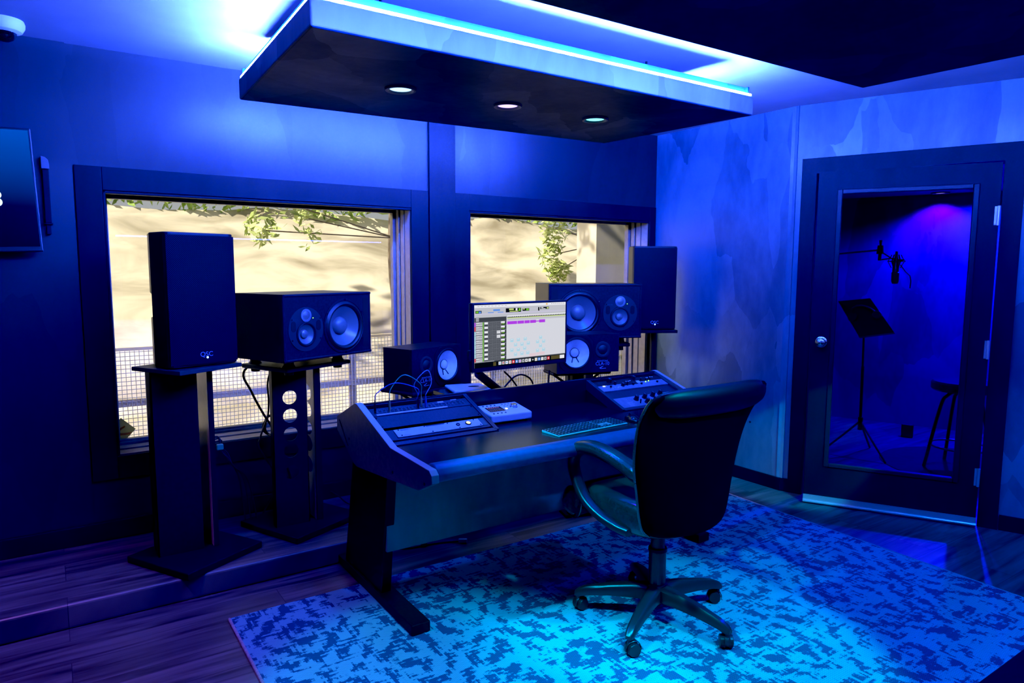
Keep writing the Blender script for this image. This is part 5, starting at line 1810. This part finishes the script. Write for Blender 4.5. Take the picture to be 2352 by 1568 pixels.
rb = back_rows(-.012, 1.0, 0); rf = back_rows(.070, 1.0, 0)
mb = MB().grid(rb).grid(rf)
for A_, B_ in zip(rb[:-1], rb[1:]): pass
for idx in (0, 16):
    mb.grid([[r[idx] for r in rb], [r[idx] for r in rf]])
for k in (0, -1):
    mb.grid([rb[k], rf[k]])
ob = mb.build('backrest', mat('chair_back_cloth', (.0025, .0022, .004), .8, spec=.06), t)
bm = bmesh.new(); bm.from_mesh(ob.data); bmesh.ops.remove_doubles(bm, verts=bm.verts, dist=1e-4); bmesh.ops.recalc_face_normals(bm, faces=bm.faces); bm.to_mesh(ob.data); bm.free()
for p in ob.data.polygons: p.use_smooth = True
md = ob.modifiers.new('s', 'SUBSURF'); md.levels = 1; md.render_levels = 2
# headrest roll along the top and side piping
rows = []
for k in range(15):
    q = k/7-1
    e = (max(0, 1-abs(q)**5))**.5*.9+.1
    c = C_(1.963+.312*q, 1.69-.2*.55+.05*q*q-.004, .988+.004*(1-q*q))
    rows.append([c+Vector((0, -.040*e*math.cos(a)-.2*.056*e*math.sin(a), .056*e*math.sin(a))) for a in [2*PI*j/18 for j in range(19)]])
mb = MB().grid(rows); mb.add(rows[0][:-1], [tuple(range(18))]); mb.add(rows[-1][:-1], [tuple(range(17, -1, -1))])
mb.build('headrest', mat('headrest_leather', (.004, .003, .008), .4, spec=.2), ob, smooth=True, auto=70)
for idx in (0, 16):
    MB().tube(smoothpath([(a_*.4+b_*.6) for a_, b_ in zip([r[idx] for r in rb], [r[idx] for r in rf])][1:-1], 4), .005, 6).build('piping', M['leather'], ob, smooth=True)
# arms : a loop each side with a padded top
for s, xa in ((-1, 1.755), (1, 2.262)):
    yk = 1.0 if s < 0 else .86      # the far arm is turned in a little
    lp = smoothpath([C_(xa, 1.76, .685), C_(xa, 1.86, .715), C_(xa, 1.98, .733), C_(xa, 2.07, .725), C_(xa, 2.125, .693), C_(xa, 2.135, .645), C_(xa, 2.105, .580), C_(xa, 2.055, .525), C_(xa+.010*-s, 1.98, .482), C_(xa+.03*-s, 1.90, .455), C_(xa+.05*-s, 1.85, .445)], 5)
    rows = []
    for i, p in enumerate(lp):
        tg = (lp[min(i+1, len(lp)-1)]-lp[max(i-1, 0)]).normalized()
        X_ = Vector((1, 0, 0)); N_ = tg.cross(X_).normalized()
        rows.append([p+X_*.026*math.copysign(abs(math.cos(a))**.7, math.cos(a))+N_*.017*math.copysign(abs(math.sin(a))**.7, math.sin(a)) for a in [2*PI*j/14 for j in range(15)]])
    rows = [[Vector((p.x, (p.y+.175)*yk-.175, p.z)) for p in r] for r in rows]
    mb = MB().grid(rows); mb.add(rows[0][:-1], [tuple(range(14))]); mb.add(rows[-1][:-1], [tuple(range(13, -1, -1))])
    am = mb.build('arm', M['chairplastic'], t, smooth=True, auto=60)
    pp = smoothpath([C_(xa, 1.755, .700), C_(xa, 1.86, .728), C_(xa, 1.98, .748), C_(xa, 2.075, .742), C_(xa, 2.137, .706)], 6)
    rows = []
    for i, p in enumerate(pp):
        tg = (pp[min(i+1, len(pp)-1)]-pp[max(i-1, 0)]).normalized()
        X_ = Vector((1, 0, 0)); N_ = tg.cross(X_).normalized()
        k_ = .8 if i in (0, len(pp)-1) else 1
        rows.append([p+X_*.034*k_*math.copysign(abs(math.cos(a))**.6, math.cos(a))+N_*.023*k_*math.copysign(abs(math.sin(a))**.6, math.sin(a)) for a in [2*PI*j/16 for j in range(17)]])
    rows = [[Vector((p.x, (p.y+.175)*yk-.175, p.z)) for p in r] for r in rows]
    mb = MB().grid(rows); mb.add(rows[0][:-1], [tuple(range(16))]); mb.add(rows[-1][:-1], [tuple(range(15, -1, -1))])
    mb.build('arm_pad', M['leather'], am, smooth=True, auto=60)

# ------------------------------------------------------------------ sun, sky, colour management
sd = bpy.data.lights.new('sun', 'SUN'); sd.energy = 7.0; sd.color = (1.0, .94, .80); sd.angle = math.radians(.6)
so_ = bpy.data.objects.new('sun', sd); COL.objects.link(so_)
so_.rotation_euler = Vector((.80, .17, -.60)).to_track_quat('-Z', 'Y').to_euler()
s2 = bpy.data.lights.new('sun_fill', 'SUN'); s2.energy = 2.6; s2.color = (1.0, .86, .62); s2.angle = math.radians(15)
s2o = bpy.data.objects.new('sun_fill', s2); COL.objects.link(s2o)      # second low sun, added to warm the right wall
s2o.rotation_euler = Vector((.82, -.46, -.36)).to_track_quat('-Z', 'Y').to_euler()
w = bpy.data.worlds.new('sky'); sc.world = w; w.use_nodes = True
bg = w.node_tree.nodes['Background']
bg.inputs[0].default_value = (.80, .82, .84, 1); bg.inputs[1].default_value = .55
sc.view_settings.view_transform = 'Standard'
sc.view_settings.look = 'None'
sc.view_settings.exposure = 0
sc.view_settings.use_curve_mapping = True
cmap = sc.view_settings.curve_mapping
cmap.black_level = (.010, .008, .006)
cmap.update()
try:
    sc.cycles.max_bounces = 8
    sc.cycles.transparent_max_bounces = 10
    sc.cycles.use_denoising = True
    sc.cycles.caustics_reflective = False
    sc.cycles.caustics_refractive = False
    sc.cycles.sample_clamp_indirect = 6
except Exception:
    pass
